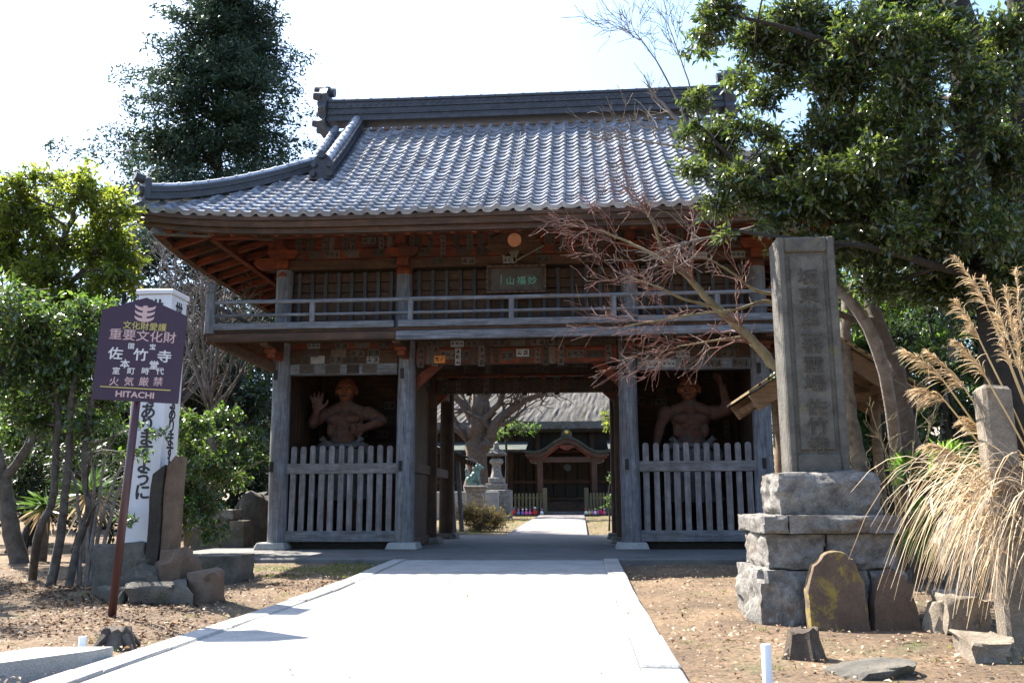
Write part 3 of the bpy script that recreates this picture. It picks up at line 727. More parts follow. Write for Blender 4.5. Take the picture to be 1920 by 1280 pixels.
# plaster scallops under the ridge and ridge side joints
for k in range(31):
    x = (k - 15) * TW
    if abs(x) < 3.4:
        y = RY - .22; p = S(x, y)
        MB().box(x - .085, x + .085, y - .03, y + .06, p.z + .04, p.z + .10, .012).build('mortar_fillet', M_SAND, roof)
for s in (-1, 1):
    # ridge-end ornament
    b = MB(); out = [(-.26, 8.55), (.26, 8.55), (.34, 8.72), (.24, 8.86), (.33, 9.02), (.22, 9.2), (.27, 9.36), (.16, 9.52), (-.16, 9.52), (-.27, 9.36), (-.22, 9.2), (-.33, 9.02), (-.24, 8.86), (-.34, 8.72)]
    n_ = len(out); x0 = s * 4.16; x1 = s * 4.34
    b.add([(x0, RY + a, z + .1) for a, z in out] + [(x1, RY + a * .85, z + .1) for a, z in out], [tuple(range(n_)), tuple(range(2 * n_ - 1, n_ - 1, -1))] + [(i, i + n_, (i + 1) % n_ + n_, (i + 1) % n_) for i in range(n_)])
    b.tube([(s * 4.05, RY, 9.58), (s * 4.48, RY, 9.64)], .1, 12); b.tube([(s * 4.2, RY - .02, 9.5), (s * 4.2, RY - .02, 9.70)], [.075, .06], 10)
    for zz, rr in ((9.42, .10), (8.80, .09)): b.tube([(s * 4.3, RY - .16, zz), (s * 4.46, RY - .18, zz + .02)], [rr, rr * .8], 10); b.tube([(s * 4.3, RY + .16, zz), (s * 4.46, RY + .18, zz + .02)], [rr, rr * .8], 10)
    b.tube([(s * 4.34, RY, 9.1), (s * 4.42, RY, 9.12)], [.14, .08], 10)
    b.build('ridge_end_ornament', M_TILEDK, roof)
    for yb, yt in ((-.05, 2.16), (2 * RY + .05, 2 * RY - 2.16)):
        f = (lambda y: y) if yb < RY else (lambda y: 2 * RY - y)
        pts = []
        for i in range(12):
            y = yb + (yt - yb) * i / 11; p = S(s * 3.5, f(y)); pts.append((s * 3.5, y, p.z + .05))
        ridge_line('descending_ridge', pts, .3, [(.07, .30), (.06, .25), (.07, .29), (.06, .25), (.05, .28)], .082, .25)
        p = Vector(pts[0]); sg = -1 if yb < RY else 1
        b = MB(); b.prism([(p.x - .2, p.z - .06), (p.x + .2, p.z - .06), (p.x + .24, p.z + .06), (p.x + .16, p.z + .16), (p.x + .19, p.z + .27), (p.x + .09, p.z + .41), (p.x, p.z + .45), (p.x - .09, p.z + .41), (p.x - .19, p.z + .27), (p.x - .16, p.z + .16), (p.x - .24, p.z + .06)], p.y + sg * .1, p.y + sg * .02)
        b.tube([(p.x, p.y, p.z + .38), (p.x, p.y + sg * .16, p.z + .4)], .075, 10)
        for q in (-1, 1): b.tube([(p.x + q * .13, p.y + sg * .1, p.z + .2), (p.x + q * .14, p.y + sg * .16, p.z + .2)], .05, 8); b.tube([(p.x + q * .15, p.y + sg * .1, p.z + .04), (p.x + q * .16, p.y + sg * .17, p.z + .03)], .06, 8)
        b.build('ridge_end_ornament', M_TILEDK, roof)
        # hip ridge, corner to gable foot
        pts = []
        for i in range(12):
            q = i / 11; x = EX - .12 - q * (EX - .12 - 3.7); y = EY + .12 + q * (EX - .12 - 3.7); p = S(x, y)
            pts.append((s * x, f(y), p.z + .05 + .10 * (1 - q) ** 3))
        at, LL, zz = ridge_line('hip_ridge', pts, .3, [(.065, .28), (.055, .23), (.06, .27), (.05, .24)], .075, .26)
        p = Vector(pts[0]); dr = Vector((s, sg, 0)).normalized(); b = MB()
        b.beam(p + dr * .02 + Vector((0, 0, -.06)), p + dr * .02 + Vector((0, 0, .32)), .34, .1, .02, up=dr)
        b.tube([p + Vector((0, 0, .30)), p + dr * .2 + Vector((0, 0, .34))], .08, 10)
        b.tube([p + dr * .05 + Vector((0, 0, .1)), p + dr * .14 + Vector((0, 0, .1))], .09, 10)
        b.build('ridge_end_ornament', M_TILEDK, roof)
        # verge roll outside the descending ridge
        pts = []
        for i in range(10):
            y = .75 + (2.2 - .75) * i / 9; p = S(s * 3.95, y); pts.append((s * 3.95, f(y), p.z + .09))
        for a, c in zip(pts, pts[1:]): o = MB().tube([a, c], [.085, .075], 10).build('verge_tile', M_TILE, roof); autosmooth(o.data, 40)
    # gable wall with barge boards
    b = MB(); b.add([(s * 3.7, RY - 1.75, 6.9), (s * 3.7, RY + 1.75, 6.9), (s * 3.7, RY, 8.75)], [(0, 1, 2)]); g = b.build('gable_wall', M_DARK['Y'], gate)
    for sg in (-1, 1):
        for i in range(5):
            ya, yb = RY + sg * (1.75 - i * .35), RY + sg * (1.75 - (i + 1) * .35); fy = lambda y: S(s * 3.5, y if y < RY else 2 * RY - y).z - .12
            MB().beam((s * 3.98, ya, fy(ya)), (s * 3.98, yb, fy(yb)), .06, .2).build('barge_board', M_BRN['Y'], g)

# things hanging on the gate: plaque and fan
def text_mesh(body, size, mat, ext=.004, bold=0.0, align='CENTER'):
    cu = bpy.data.curves.new('lettering', 'FONT'); cu.body = body; cu.size = size; cu.extrude = ext
    cu.align_x = align; cu.align_y = 'CENTER'; cu.resolution_u = 3
    o = bpy.data.objects.new('lettering', cu); COL.objects.link(o)
    dg = bpy.context.evaluated_depsgraph_get(); dg.update()
    me = bpy.data.meshes.new_from_object(o.evaluated_get(dg)); bpy.data.objects.remove(o); bpy.data.curves.remove(cu)
    me.materials.clear(); me.materials.append(mat)
    if bold:
        V = np.empty(len(me.vertices) * 3, np.float32); me.vertices.foreach_get('co', V); V = V.reshape(-1, 3); b = MB(); fs = [tuple(p.vertices) for p in me.polygons]
        for k, (dx, dy) in enumerate(((0, 0), (bold, 0), (-bold, 0), (0, bold), (0, -bold))): b.add(V + np.array([dx, dy, .0003 * k]), fs)
        me = b.mesh('lettering', mat)
    return me
M_PLAQ = stone('grey_plaque_board', (.05, .04, .032), (.10, .08, .066), 6, bmp=.3); M_VERD = plain('verdigris_paint', (.12, .28, .21), .7, var=.25, scale=20)
pq = thing('temple_plaque', 'framed wooden name plaque with green lettering above the balcony rail', 'plaque', (.03, -.2, 4.42))
M_RX = Matrix.Rotation(rad(78), 4, 'X')
def plq(o): return o
PC = Vector((.03, -.28, 4.665)); tl = Matrix.Translation(PC) @ Matrix.Rotation(rad(-10), 4, 'X')
def place(b): b.v = [tuple(tl @ Vector(p)) for p in b.v]; return b
place(MB().box(-.45, .45, -.01, .02, -.22, .22)).build('board', M_PLAQ, pq)
for a in (-1, 1):
    place(MB().box(-.52, .52, -.045, .025, min(a * .205, a * .265), max(a * .205, a * .265), .012)).build('frame_bar', M_BRN['X'], pq)
    place(MB().box(min(a * .45, a * .52), max(a * .45, a * .52), -.045, .025, -.204, .204, .012)).build('frame_bar', M_BRN['Z'], pq)
    for k in range(9): place(MB().box(-.5 + k * .115, -.42 + k * .115, -.052, -.03, a * .245 - .012, a * .245 + .012, .006)).build('gilt_scallop', M_SAND, pq)
    for k in range(4): place(MB().box(a * .5 - .012, a * .5 + .012, -.052, -.03, -.19 + k * .1, -.12 + k * .1, .006)).build('gilt_scallop', M_SAND, pq)
for k, ch in enumerate('山福妙'):
    o = link('character', text_mesh(ch, .16, M_VERD, .006, .0025), pq); o.matrix_basis = tl @ Matrix.Translation((-.10 + k * .19, -.018, -.04)) @ Matrix.Rotation(rad(90), 4, 'X')
place(MB().box(-.265, -.25, -.02, -.009, -.09, .08)).build('signature_stroke', M_VERD, pq)
MB().beam((-.3, -.09, 4.9), (-.3, -.3, 4.93), .02, .02).build('hanger', M_DARK['Y'], pq); MB().beam((.36, -.09, 4.9), (.36, -.3, 4.93), .02, .02).build('hanger', M_DARK['Y'], pq)

fan = thing('fan_ornament', 'dark open wooden fan with orange disc mounted above the name plaque', 'fan', (0, -.2, 5.0))
FC = (-.0, -.22, 5.0); b = MB(); A0, A1 = rad(28), rad(152); n = 18
poly = [(FC[0] + .2 * math.cos(A0 + (A1 - A0) * i / n), FC[2] + .2 * math.sin(A0 + (A1 - A0) * i / n)) for i in range(n + 1)] + [(FC[0] + .58 * math.cos(A1 - (A1 - A0) * i / n), FC[2] + .58 * math.sin(A1 - (A1 - A0) * i / n)) for i in range(n + 1)]
for i in range(n):
    a0 = A0 + (A1 - A0) * i / n; a1 = A0 + (A1 - A0) * (i + 1) / n; d = .012 * (i % 2)
    q = [(FC[0] + r * math.cos(a), FC[2] + r * math.sin(a)) for r, a in ((.2, a0), (.58, a0), (.58, a1), (.2, a1))]
    b.prism(q, FC[1] + .01 + d, FC[1] + .03 + d)
b.build('leaf', M_BRN['X'], fan)
o = MB(); o.add([(FC[0] + .12 * math.cos(2 * math.pi * k / 28), FC[1] + yy, FC[2] + .39 + .12 * math.sin(2 * math.pi * k / 28)) for yy in (-.02, .012) for k in range(28)],
      [tuple(range(28)), tuple(range(55, 27, -1))] + [(k, k + 28, (k + 1) % 28 + 28, (k + 1) % 28) for k in range(28)])
o.build('sun_disc', stone('flaking_orange_paint', (.62, .27, .14), (.7, .34, .19), 8, (.2, .09, .05), 14, bmp=.2, speck=False, spot_lo=.66), fan)
M_BONE = wood('pale_fan_ribs', (.30, .26, .18), (.46, .42, .32), 'Z')
for a, L in ((A0, .58), (A1, .24), (rad(70), .21), (rad(80), .21), (rad(92), .21), (rad(104), .21), (rad(116), .21)):
    MB().beam((FC[0], FC[1] - .012, FC[2]), (FC[0] + L * math.cos(a), FC[1] - .012, FC[2] + L * math.sin(a)), .016, .022).build('rib', M_BONE, fan)
# ------------------------------------------------------------------ carved guardian statues
def ico(center, radii, sub=2, rot=None):
    bm = bmesh.new(); bmesh.ops.create_icosphere(bm, subdivisions=sub, radius=1)
    R_ = rot or Matrix.Identity(3)
    vs = [Vector(center) + R_ @ Vector((v.co.x * radii[0], v.co.y * radii[1], v.co.z * radii[2])) for v in bm.verts]
    fs = [tuple(v.index for v in f.verts) for f in bm.faces]; bm.free(); return vs, fs
def fuse(b, name, mats, parent, voxel, smooth=3):
    """fuse the overlapping volumes of b into one continuous skin"""
    me = b.mesh(name, mats); o = link(name, me)
    m = o.modifiers.new('r', 'REMESH'); m.mode = 'VOXEL'; m.voxel_size = voxel; m.use_smooth_shade = True
    s = o.modifiers.new('s', 'SMOOTH'); s.factor = .5; s.iterations = smooth
    dg = bpy.context.evaluated_depsgraph_get(); dg.update(); new = bpy.data.meshes.new_from_object(o.evaluated_get(dg))
    bpy.data.objects.remove(o); bpy.data.meshes.remove(me); new.name = name
    if not new.materials: new.materials.append(mats)
    new.polygons.foreach_set('use_smooth', [True] * len(new.polygons))
    return link(name, new, parent)
def capsule(b, a, c, ra, rc, n=10):
    a, c = Vector(a), Vector(c); b.tube([a + (c - a) * t for t in (0, .35, .7, 1)], [ra, ra * .65 + rc * .35 , ra * .3 + rc * .7, rc], n)
    b.add(*ico(a, (ra,) * 3, 1)); b.add(*ico(c, (rc,) * 3, 1))
M_NIO = stone('flaking_red_statue_wood', (.06, .025, .016), (.13, .052, .029), 13, (.055, .048, .044), 6, rough=.85, bmp=.5, speck=False, spot_lo=.5)
M_NIOF = stone('orange_red_statue_face', (.11, .034, .015), (.21, .068, .028), 12, (.04, .026, .02), 9, rough=.85, bmp=.5, speck=False, spot_lo=.58)
M_ROBE = stone('grey_carved_robe', (.06, .058, .056), (.13, .125, .12), 9, (.09, .05, .03), 4, bmp=.6, speck=False)
def hand(b, palm, d, across, open_, s=1.0):
    d = Vector(d).normalized(); ac = Vector(across); ac = (ac - d * ac.dot(d)).normalized(); nrm = d.cross(ac)
    palm = Vector(palm); R_ = Matrix((ac, nrm, d)).transposed(); b.add(*ico(palm, (.085 * s, .04 * s, .095 * s), 2, R_))
    for k, (u, L, spread) in enumerate(((-.064, .12, -.30), (-.023, .145, -.08), (.022, .14, .12), (.062, .11, .34))):
        p0 = palm + ac * u * s + d * .07 * s
        if open_:
            dd = (d + ac * spread).normalized(); p1 = p0 + dd * L * .5 * s; p2 = p0 + (dd - nrm * .2).normalized() * L * s
        else:
            p1 = p0 + (d * .45 - nrm * .8) * .075 * s; p2 = p1 + (-d * .85 - nrm * .3) * .07 * s
        capsule(b, p0, p1, .023 * s, .021 * s, 8); capsule(b, p1, p2, .021 * s, .016 * s, 8)
    t0 = palm - ac * .07 * s - d * .03 * s; t1 = t0 + (-ac * .75 + d * .55 - nrm * .3) * .085 * s
    t2 = t1 + ((d * .8 - ac * .3) if open_ else (ac * .9 + d * .3 - nrm * .4)) * .06 * s
    capsule(b, t0, t1, .027 * s, .023 * s, 8); capsule(b, t1, t2, .023 * s, .017 * s, 8)
def nio(label, cx, cy, top, left_arm, right_arm, turn):
    t = thing('guardian_statue', label, 'statue', (cx, cy, .3), 'guardian statues standing in the gate niches')
    b = MB(); zc = top - .25        # head centre
    E = lambda c, r, rot=None, sub=2: b.add(*ico((cx + c[0] * 1.15, cy + c[1], zc + c[2]), (r[0] * 1.15, r[1], r[2]), sub, rot))
    # trunk: shoulders, chest, belly, hips
    E((0, 0, -.62), (.31, .21, .24)); E((-.135, -.15, -.57), (.14, .10, .105)); E((.135, -.15, -.57), (.14, .10, .105)); E((-.22, -.08, -.78), (.07, .08, .13)); E((.22, -.08, -.78), (.07, .08, .13))
    E((0, -.02, -.84), (.25, .19, .2)); E((0, -.06, -.98), (.235, .2, .16)); E((0, 0, -1.12), (.26, .2, .2))
    for k in range(3):
        for s in (-1, 1): E((s * .06, -.175 + .012 * k, -.74 - .10 * k), (.058, .055, .046))
    capsule(b, (cx, cy + .02, zc - .45), (cx, cy, zc - .12), .135, .115)
    for s in (-1, 1): capsule(b, (cx + s * .04, cy + .03, zc - .30), (cx + s * .33, cy, zc - .44), .10, .11)
    for arm, s in ((left_arm, -1), (right_arm, 1)):
        sh = Vector((cx + s * .43, cy, zc - .45)); el, wr, palm, d, ac, op = arm
        el, wr, palm = Vector(el), Vector(wr), Vector(palm)
        E((s * .37, -.01, -.46), (.145, .14, .145)); capsule(b, sh, el, .115, .092); mid = sh.lerp(el, .45); b.add(*ico(mid, (.115, .118, .125)))
        capsule(b, el, wr, .10, .068); b.add(*ico(el.lerp(wr, .28), (.105, .105, .105))); capsule(b, wr, palm, .065, .06); hand(b, palm, d, ac, op, 1.25)
    for s in (-1, 1):
        hp = Vector((cx + s * .14, cy, zc - 1.25)); kn = Vector((cx + s * .24, cy - .06, zc - 1.85)); an = Vector((cx + s * .27, cy + .02, .42)); capsule(b, hp, kn, .18, .13); capsule(b, kn, an, .13, .08)
        capsule(b, an + Vector((0, .04, -.04)), an + Vector((s * .05, -.24, -.07)), .075, .06)
    body = fuse(b, 'body', M_NIO, t, .018, 1)
    # head with scowling face
    b = MB(); R_ = Matrix.Rotation(turn, 3, 'Z')
    def H(c, r, sub=2):
        p = R_ @ Vector(c); b.add(*ico((cx + p.x, cy + p.y, zc + p.z), r, sub, R_))
    H((0, .01, .03), (.185, .20, .215)); H((0, -.03, -.10), (.155, .165, .145)); H((0, -.10, -.19), (.085, .075, .055))
    for s in (-1, 1):
        H((s * .075, -.165, .055), (.075, .042, .028)); H((s * .105, -.14, -.06), (.065, .055, .055)); H((s * .19, .01, -.03), (.03, .05, .085)); H((s * .075, -.165, .012), (.035, .025, .026)); H((s * .045, -.17, -.125), (.05, .03, .016))
    H((0, -.19, -.01), (.028, .04, .065)); H((0, -.2, -.055), (.05, .04, .03)); H((0, -.165, -.165), (.07, .035, .022)); H((0, -.17, .09), (.03, .03, .04))
    H((0, .05, .215), (.07, .07, .045))
    h = fuse(b, 'head', M_NIOF, t, .013, 1)
    for s in (-1, 1):
        p = R_ @ Vector((s * .075, -.187, .012)); b = MB(); b.add(*ico((cx + p.x, cy + p.y, zc + p.z), (.03, .014, .02), 1)); b.build('eye', M_BLACK, h, True)
    p = R_ @ Vector((0, -.192, -.145)); b = MB(); b.add(*ico((cx + p.x, cy + p.y, zc + p.z), (.06, .014, .02), 1)); b.build('mouth', M_BLACK, h, True)
    # robe: folded skirt with knotted sash
    b = MB(); V = []; n = 44; rows = [(0, .275, .02), (-.06, .36, .04), (-.16, .40, .05), (-.4, .39, .05), (-.75, .46, .07), (-.95, .52, .09)]
    for dz, rr, fold in rows:
        for k in range(n):
            a = 2 * math.pi * k / n; q = rr * (1 + fold / rr * math.sin(a * 9 + dz * 3) * .6 + .05 * noise.noise((math.cos(a) * 2, math.sin(a) * 2, dz * 3 + cx)))
            V.append((cx + q * math.cos(a), cy + q * .78 * math.sin(a), zc - 1.1 + dz + .03 * math.cos(a) ** 2))
    b.add(V, [(i*n+k, i*n+(k+1) % n, (i+1)*n+(k+1) % n, (i+1)*n+k) for i in range(len(rows) - 1) for k in range(n)])
    for s in (-1, 1):
        pts = [Vector((cx + s * .16, cy - .22, zc - 1.08)), Vector((cx + s * .30, cy - .2, zc - 1.02)), Vector((cx + s * .42, cy - .12, zc - 1.08)), Vector((cx + s * .50, cy - .05, zc - 1.22)), Vector((cx + s * .46, cy - .06, zc - 1.4))]
        b.tube(pts, [.06, .075, .07, .075, .03], 9); b.tube([Vector((cx + s * .3, cy - .22, zc - 1.0)), Vector((cx + s * .36, cy - .24, zc - .93)), Vector((cx + s * .40, cy - .22, zc - .96))], [.05, .055, .03], 8)
    pts = [(cx + .3 * math.cos(a), cy + .24 * math.sin(a), zc - 1.085 - .03 * math.sin(a)) for a in np.linspace(0, 2 * math.pi, 25)]; b.tube(pts, .04, 8)
    o = b.build('robe', M_ROBE, t); autosmooth(o.data, 60)
    MB().lathe([(.5, .298), (.52, .34), (.47, .42), (.40, .44)], (cx, cy, 0), 14).build('plinth', M_DARK['X'], t)
nio('red-brown carved guardian statue in the gate niche with open palm raised and fist on hip', -3.27, 1.15, 3.24,
    ((-3.83, .98, 2.33), (-3.72, .80, 2.55), (-3.70, .77, 2.64), (-.12, -.05, 1), (-1, 0, 0), True),
    ((-2.53, 1.08, 2.40), (-2.86, .90, 2.24), (-2.93, .88, 2.24), (-1, -.1, .05), (0, -.3, 1), False), rad(4))
nio('darker carved guardian statue in the gate niche with one clenched fist raised beside its head', 3.07, 1.15, 3.18,
    ((2.52, 1.08, 2.24), (2.42, .92, 1.88), (2.40, .9, 1.80), (-.1, -.2, -1), (0, -1, 0), True),
    ((3.74, 1.05, 2.50), (3.64, .92, 2.92), (3.60, .90, 3.02), (-.15, -.1, 1), (0, -1, 0), False), rad(-14))

# ------------------------------------------------------------------ rocks and cut stones
def rock_mesh(size, seed, block=.55, amp=.10, sub=3, flat_top=0.0):
    vs, fs = ico((0, 0, 0), (1, 1, 1), sub); r = random.Random(seed); out = []; ox = r.uniform(0, 90)
    for v in vs:
        p = Vector([math.copysign(abs(c) ** block, c) for c in v]); L = max(abs(p.x), abs(p.y), abs(p.z)); p = p.lerp(p / max(L, 1e-4), .12)
        d = 1 + amp * 2.6 * noise.noise(v * 1.2 + Vector((ox, 0, 0))) + amp * 1.3 * noise.noise(v * 2.7 + Vector((0, ox, 0))) + amp * .5 * noise.noise(v * 8 + Vector((0, 0, ox)))
        p = p * d
        if flat_top and p.z > flat_top: p.z = flat_top + (p.z - flat_top) * .25
        out.append((p.x * size[0] / 2, p.y * size[1] / 2, p.z * size[2] / 2))
    b = MB(); b.add(out, fs); return b
def rock(label, px0, px1, top, base, y, depth, mat, seed, z0=0.0, group=None, name='rock', yaw=0.0, block=.62, amp=.17, cat='rock', tilt=0.0):
    p0, p1 = onY(px0, base, y), onY(px1, base, y); zt = onY((px0 + px1) / 2, top, y)[2]
    wd = p1[0] - p0[0]; h = zt - z0 + .06; b = rock_mesh((wd, depth, h), seed, block, amp)
    rs_ = random.Random(seed * 13); R_ = Matrix.Rotation(yaw + rs_.uniform(-.3, .3), 3, 'Z') @ Matrix.Rotation(tilt + rs_.uniform(-.13, .13), 3, 'Y') @ Matrix.Rotation(rs_.uniform(-.12, .12), 3, 'X'); cx = (p0[0] + p1[0]) / 2
    b.v = [tuple(R_ @ Vector(p)) for p in b.v]
    o = b.build(name, mat, None, True, (cx, y + depth / 2, z0 - .06 + h / 2)); tag(o, label, cat, group); autosmooth(o.data, 38); return o
def rough_box(x0, x1, y0, y1, z0, z1, seed, amp=.02, n=15, taper=0.0):
    """rock-faced block: straight arrises, bulging rough faces"""
    bm = bmesh.new(); bmesh.ops.create_cube(bm, size=1); bmesh.ops.subdivide_edges(bm, edges=bm.edges[:], cuts=n, use_grid_fill=True)
    b = MB(); vs = []; sz = Vector((x1 - x0, y1 - y0, z1 - z0))
    for v in bm.verts:
        c = v.co.copy(); e = sorted([.5 - abs(c.x), .5 - abs(c.y), .5 - abs(c.z)]); m = min(1, e[1] * 5)
        p = Vector((c.x * sz.x, c.y * sz.y, c.z * sz.z)); q = p * 6 + Vector((seed * 7.3, seed, 0))
        nr = Vector([math.copysign(1, c[k]) if abs(c[k]) > .499 else 0 for k in range(3)])
        d = amp * (m * (.5 + 1.3 * noise.noise(q * .7) + .8 * noise.noise(q * 1.9)) + .5 * noise.noise(q * 3.2) + .5 * noise.noise(q * .9 + Vector((9, 9, 9))) - (.5 if e[1] < .02 and noise.noise(q * 1.1) > .25 else 0))
        k = 1 + taper * (.5 - c.z)
        vs.append(((x0 + x1) / 2 + p.x * k + nr.x * d, (y0 + y1) / 2 + p.y * k + nr.y * d, (z0 + z1) / 2 + p.z + nr.z * d * .35))
    b.add(vs, [tuple(v.index for v in f.verts) for f in bm.faces]); bm.free(); return b
def rb(name, parent, mat, *a, **k):
    o = rough_box(*a, **k).build(name, mat, parent); autosmooth(o.data, 30); return o

# stele on its pedestal
SYF = -8.18
zz = lambda py, y=SYF: float(onY(1520, py, y)[2])
xx = lambda px, py=1000, y=SYF: float(onY(px, py, y)[0])
Z = dict(c1=zz(1068), c2=zz(1000), led=zz(966), blk=zz(886, -8.05), top=zz(442, -7.9))
st = thing('stone_stele', 'tall inscribed stone stele on a stepped rough granite pedestal beside the path', 'stele', ((xx(1425) + xx(1690)) / 2, -7.7, 0))
xl, xr = xx(1432), xx(1684); yb = -7.30
x3 = [xl, xl + .36, xl + .72, xr]
for k in range(3):
    rb('pedestal_stone', st, M_GRAN, x3[k] - (.05 if k == 0 else 0) + .004, x3[k + 1] + (.03 if k == 2 else 0) - .004, SYF - .02, yb + .05, -.1, Z['c1'] - .004, k + 1, amp=.05 if k != 1 else .03)
x2 = [xl + .02, xl + .45, xr - .02]
for k in range(2): rb('pedestal_stone', st, M_GRAN, x2[k] + .004, x2[k + 1] - .004, SYF + .01, yb, Z['c1'] + .003, Z['c2'] - .004, k + 11, amp=.028)
lx = [xx(1428), xx(1478), xx(1690)]
for k in range(2): rb('ledge_stone', st, M_GRAN, lx[k] + .004, lx[k + 1] - .004, SYF - .06, yb + .06, Z['c2'] + .003, Z['led'], k + 21, amp=.024)
rb('top_stone', st, M_GRAN, xx(1458, 900, -8.05), xx(1648, 900, -8.05), -8.06, -7.42, Z['led'] + .004, Z['blk'], 31, amp=.04)
sx0, sx1 = xx(1477, 800, -7.9), xx(1590, 800, -7.9); sxc = (sx0 + sx1) / 2; hw = (sx1 - sx0) / 2; zb, zt = Z['blk'] - .02, Z['top']
sy = -7.9; b = MB()
b.box(sxc - hw, sxc + hw, sy + .03, sy + .30, zb, zt, .012)
slab = b.build('slab', M_STELE, st)
bw = .062
for (xa, xb, za, ze) in ((sxc - hw + .002, sxc - hw + bw, zb + .002, zt - .004), (sxc + hw - bw, sxc + hw - .002, zb + .002, zt - .004), (sxc - hw + bw + .001, sxc + hw - bw - .001, zt - .13, zt - .006), (sxc - hw + bw + .001, sxc + hw - bw - .001, zb + .003, zb + .17)):
    MB().box(xa, xb, sy, sy + .045, za, ze, .012).build('border', M_STELE, slab)
MB().box(sxc - hw + bw + .035, sxc + hw - bw - .035, sy + .012, sy + .04, zb + .2, zt - .16, .008).build('inscribed_panel', M_STELE, slab)
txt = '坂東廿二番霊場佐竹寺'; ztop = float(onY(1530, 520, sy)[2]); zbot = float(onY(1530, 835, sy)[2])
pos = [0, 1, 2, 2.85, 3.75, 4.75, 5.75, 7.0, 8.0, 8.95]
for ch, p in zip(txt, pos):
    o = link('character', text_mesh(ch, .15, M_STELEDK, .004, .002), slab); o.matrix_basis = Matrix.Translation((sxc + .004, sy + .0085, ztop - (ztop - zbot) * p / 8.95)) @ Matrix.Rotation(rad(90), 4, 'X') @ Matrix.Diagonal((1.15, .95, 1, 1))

# two thin standing slabs leaning on the pedestal
def stand_slab(label, pts, y, th, mat, lean):
    P = [onY(px, py, y) for px, py in pts]; cx = sum(p[0] for p in P) / len(P)
    t = MB(); fine = []
    for i, p in enumerate(P):
        q = P[(i + 1) % len(P)]
        for k in range(4): fine.append((p[0] + (q[0] - p[0]) * k / 4 + rnd.uniform(-.006, .006), p[2] + (q[2] - p[2]) * k / 4 + rnd.uniform(-.006, .006)))
    n = len(fine); V = []
    for yy, k in ((0, .965), (.018, 1.0), (th - .02, 1.0), (th, .96)):
        V += [(cx + (x - cx) * k, y + yy + lean * max(z, 0), z * (1 if k == 1 else .99) ) for x, z in fine]
    Fs = [tuple(range(n)), tuple(range(4 * n - 1, 3 * n - 1, -1))] + [(r * n + i, (r + 1) * n + i, (r + 1) * n + (i + 1) % n, r * n + (i + 1) % n) for r in range(3) for i in range(n)]
    t.add(V, Fs); o = t.build('standing_stone', mat); tag(o, label, 'stone', 'thin slabs standing against the pedestal'); autosmooth(o.data, 40); return o
stand_slab('tall round-topped brown slab with yellow lichen leaning on the stele pedestal', [(1520, 1186), (1515, 1110), (1530, 1060), (1555, 1036), (1583, 1033), (1605, 1050), (1624, 1090), (1636, 1186)], -8.5, .12, M_LICH, .12)
stand_slab('shorter pointed brown slab without lichen leaning on the stele pedestal', [(1640, 1182), (1640, 1130), (1652, 1085), (1676, 1068), (1692, 1075), (1714, 1100), (1730, 1180)], -8.46, .11, M_SAND, .10)

# rocks at left, under the white post
G1 = 'rocks piled below the white post'
rock('small grey rock at the outer end of the rock pile', 180, 236, 1100, 1136, -7.2, .34, M_ROCK, 3, group=G1)
rock('long low grey-brown rock along the front of the rock pile', 228, 336, 1090, 1138, -7.3, .36, M_ROCK, 4, group=G1, block=.5)
rock('tan lichened boulder at the path end of the rock pile', 335, 398, 1072, 1126, -7.1, .38, M_SAND, 5, group=G1)
rock('flat brown rock resting in the middle of the rock pile', 214, 292, 1064, 1104, -6.95, .32, M_ROCK, 6, group=G1)
rock('dark brown block of the rock pile in front of the split stump', 284, 354, 1036, 1090, -6.9, .30, M_SAND, 7, group=G1, block=.5)
rock('rounded grey rock wedged behind the maroon pole', 232, 292, 1040, 1074, -6.7, .3, M_ROCK, 8, group=G1)
rock('squared dark foundation stone under the white post', 166, 282, 1016, 1075, -6.62, .5, M_ROCK, 9, block=.35, amp=.05)
o = rough_box(*(lambda a, c: (a[0], c[0]))(onY(348, 1098, -5.2), onY(438, 1098, -5.2)), -5.2, -4.6, -.05, float(onY(395, 1042, -5.2)[2]), 5, amp=.012).build('stone_trough', M_ROCK)
tag(o, 'dark rectangular stone block standing beside the platform', 'stone'); autosmooth(o.data, 30)
G2 = 'flat stones stacked behind the glossy shrub'
for k, (a, c, tp, bs_, m) in enumerate(((356, 432, 990, 1020, M_ROCK), (362, 426, 972, 990, M_ROCK), (366, 436, 955, 974, M_GRAN), (428, 456, 976, 1016, M_ROCK))):
    y = .6 + .1 * (k == 2); p0, p1 = onY(a, bs_, y), onY(c, bs_, y); z0 = .0 if k in (0, 3) else float(onY(a, bs_, y)[2]) + .004
    o = rough_box(p0[0], p1[0], y, y + .5, z0, float(onY(a, tp, y)[2]), k + 50, amp=.015).build('flat_stone', m); autosmooth(o.data, 30)
    tag(o, ('broad dark slab at the bottom of the stone stack', 'dark middle slab of the stone stack behind the shrub', 'pale slab lying on top of the stone stack', 'upright block at the gate end of the stone stack')[k], 'stone', G2)
rock('large dark leaning boulder behind the stone stack', 428, 492, 925, 1010, 1.6, .8, M_ROCK, 61)
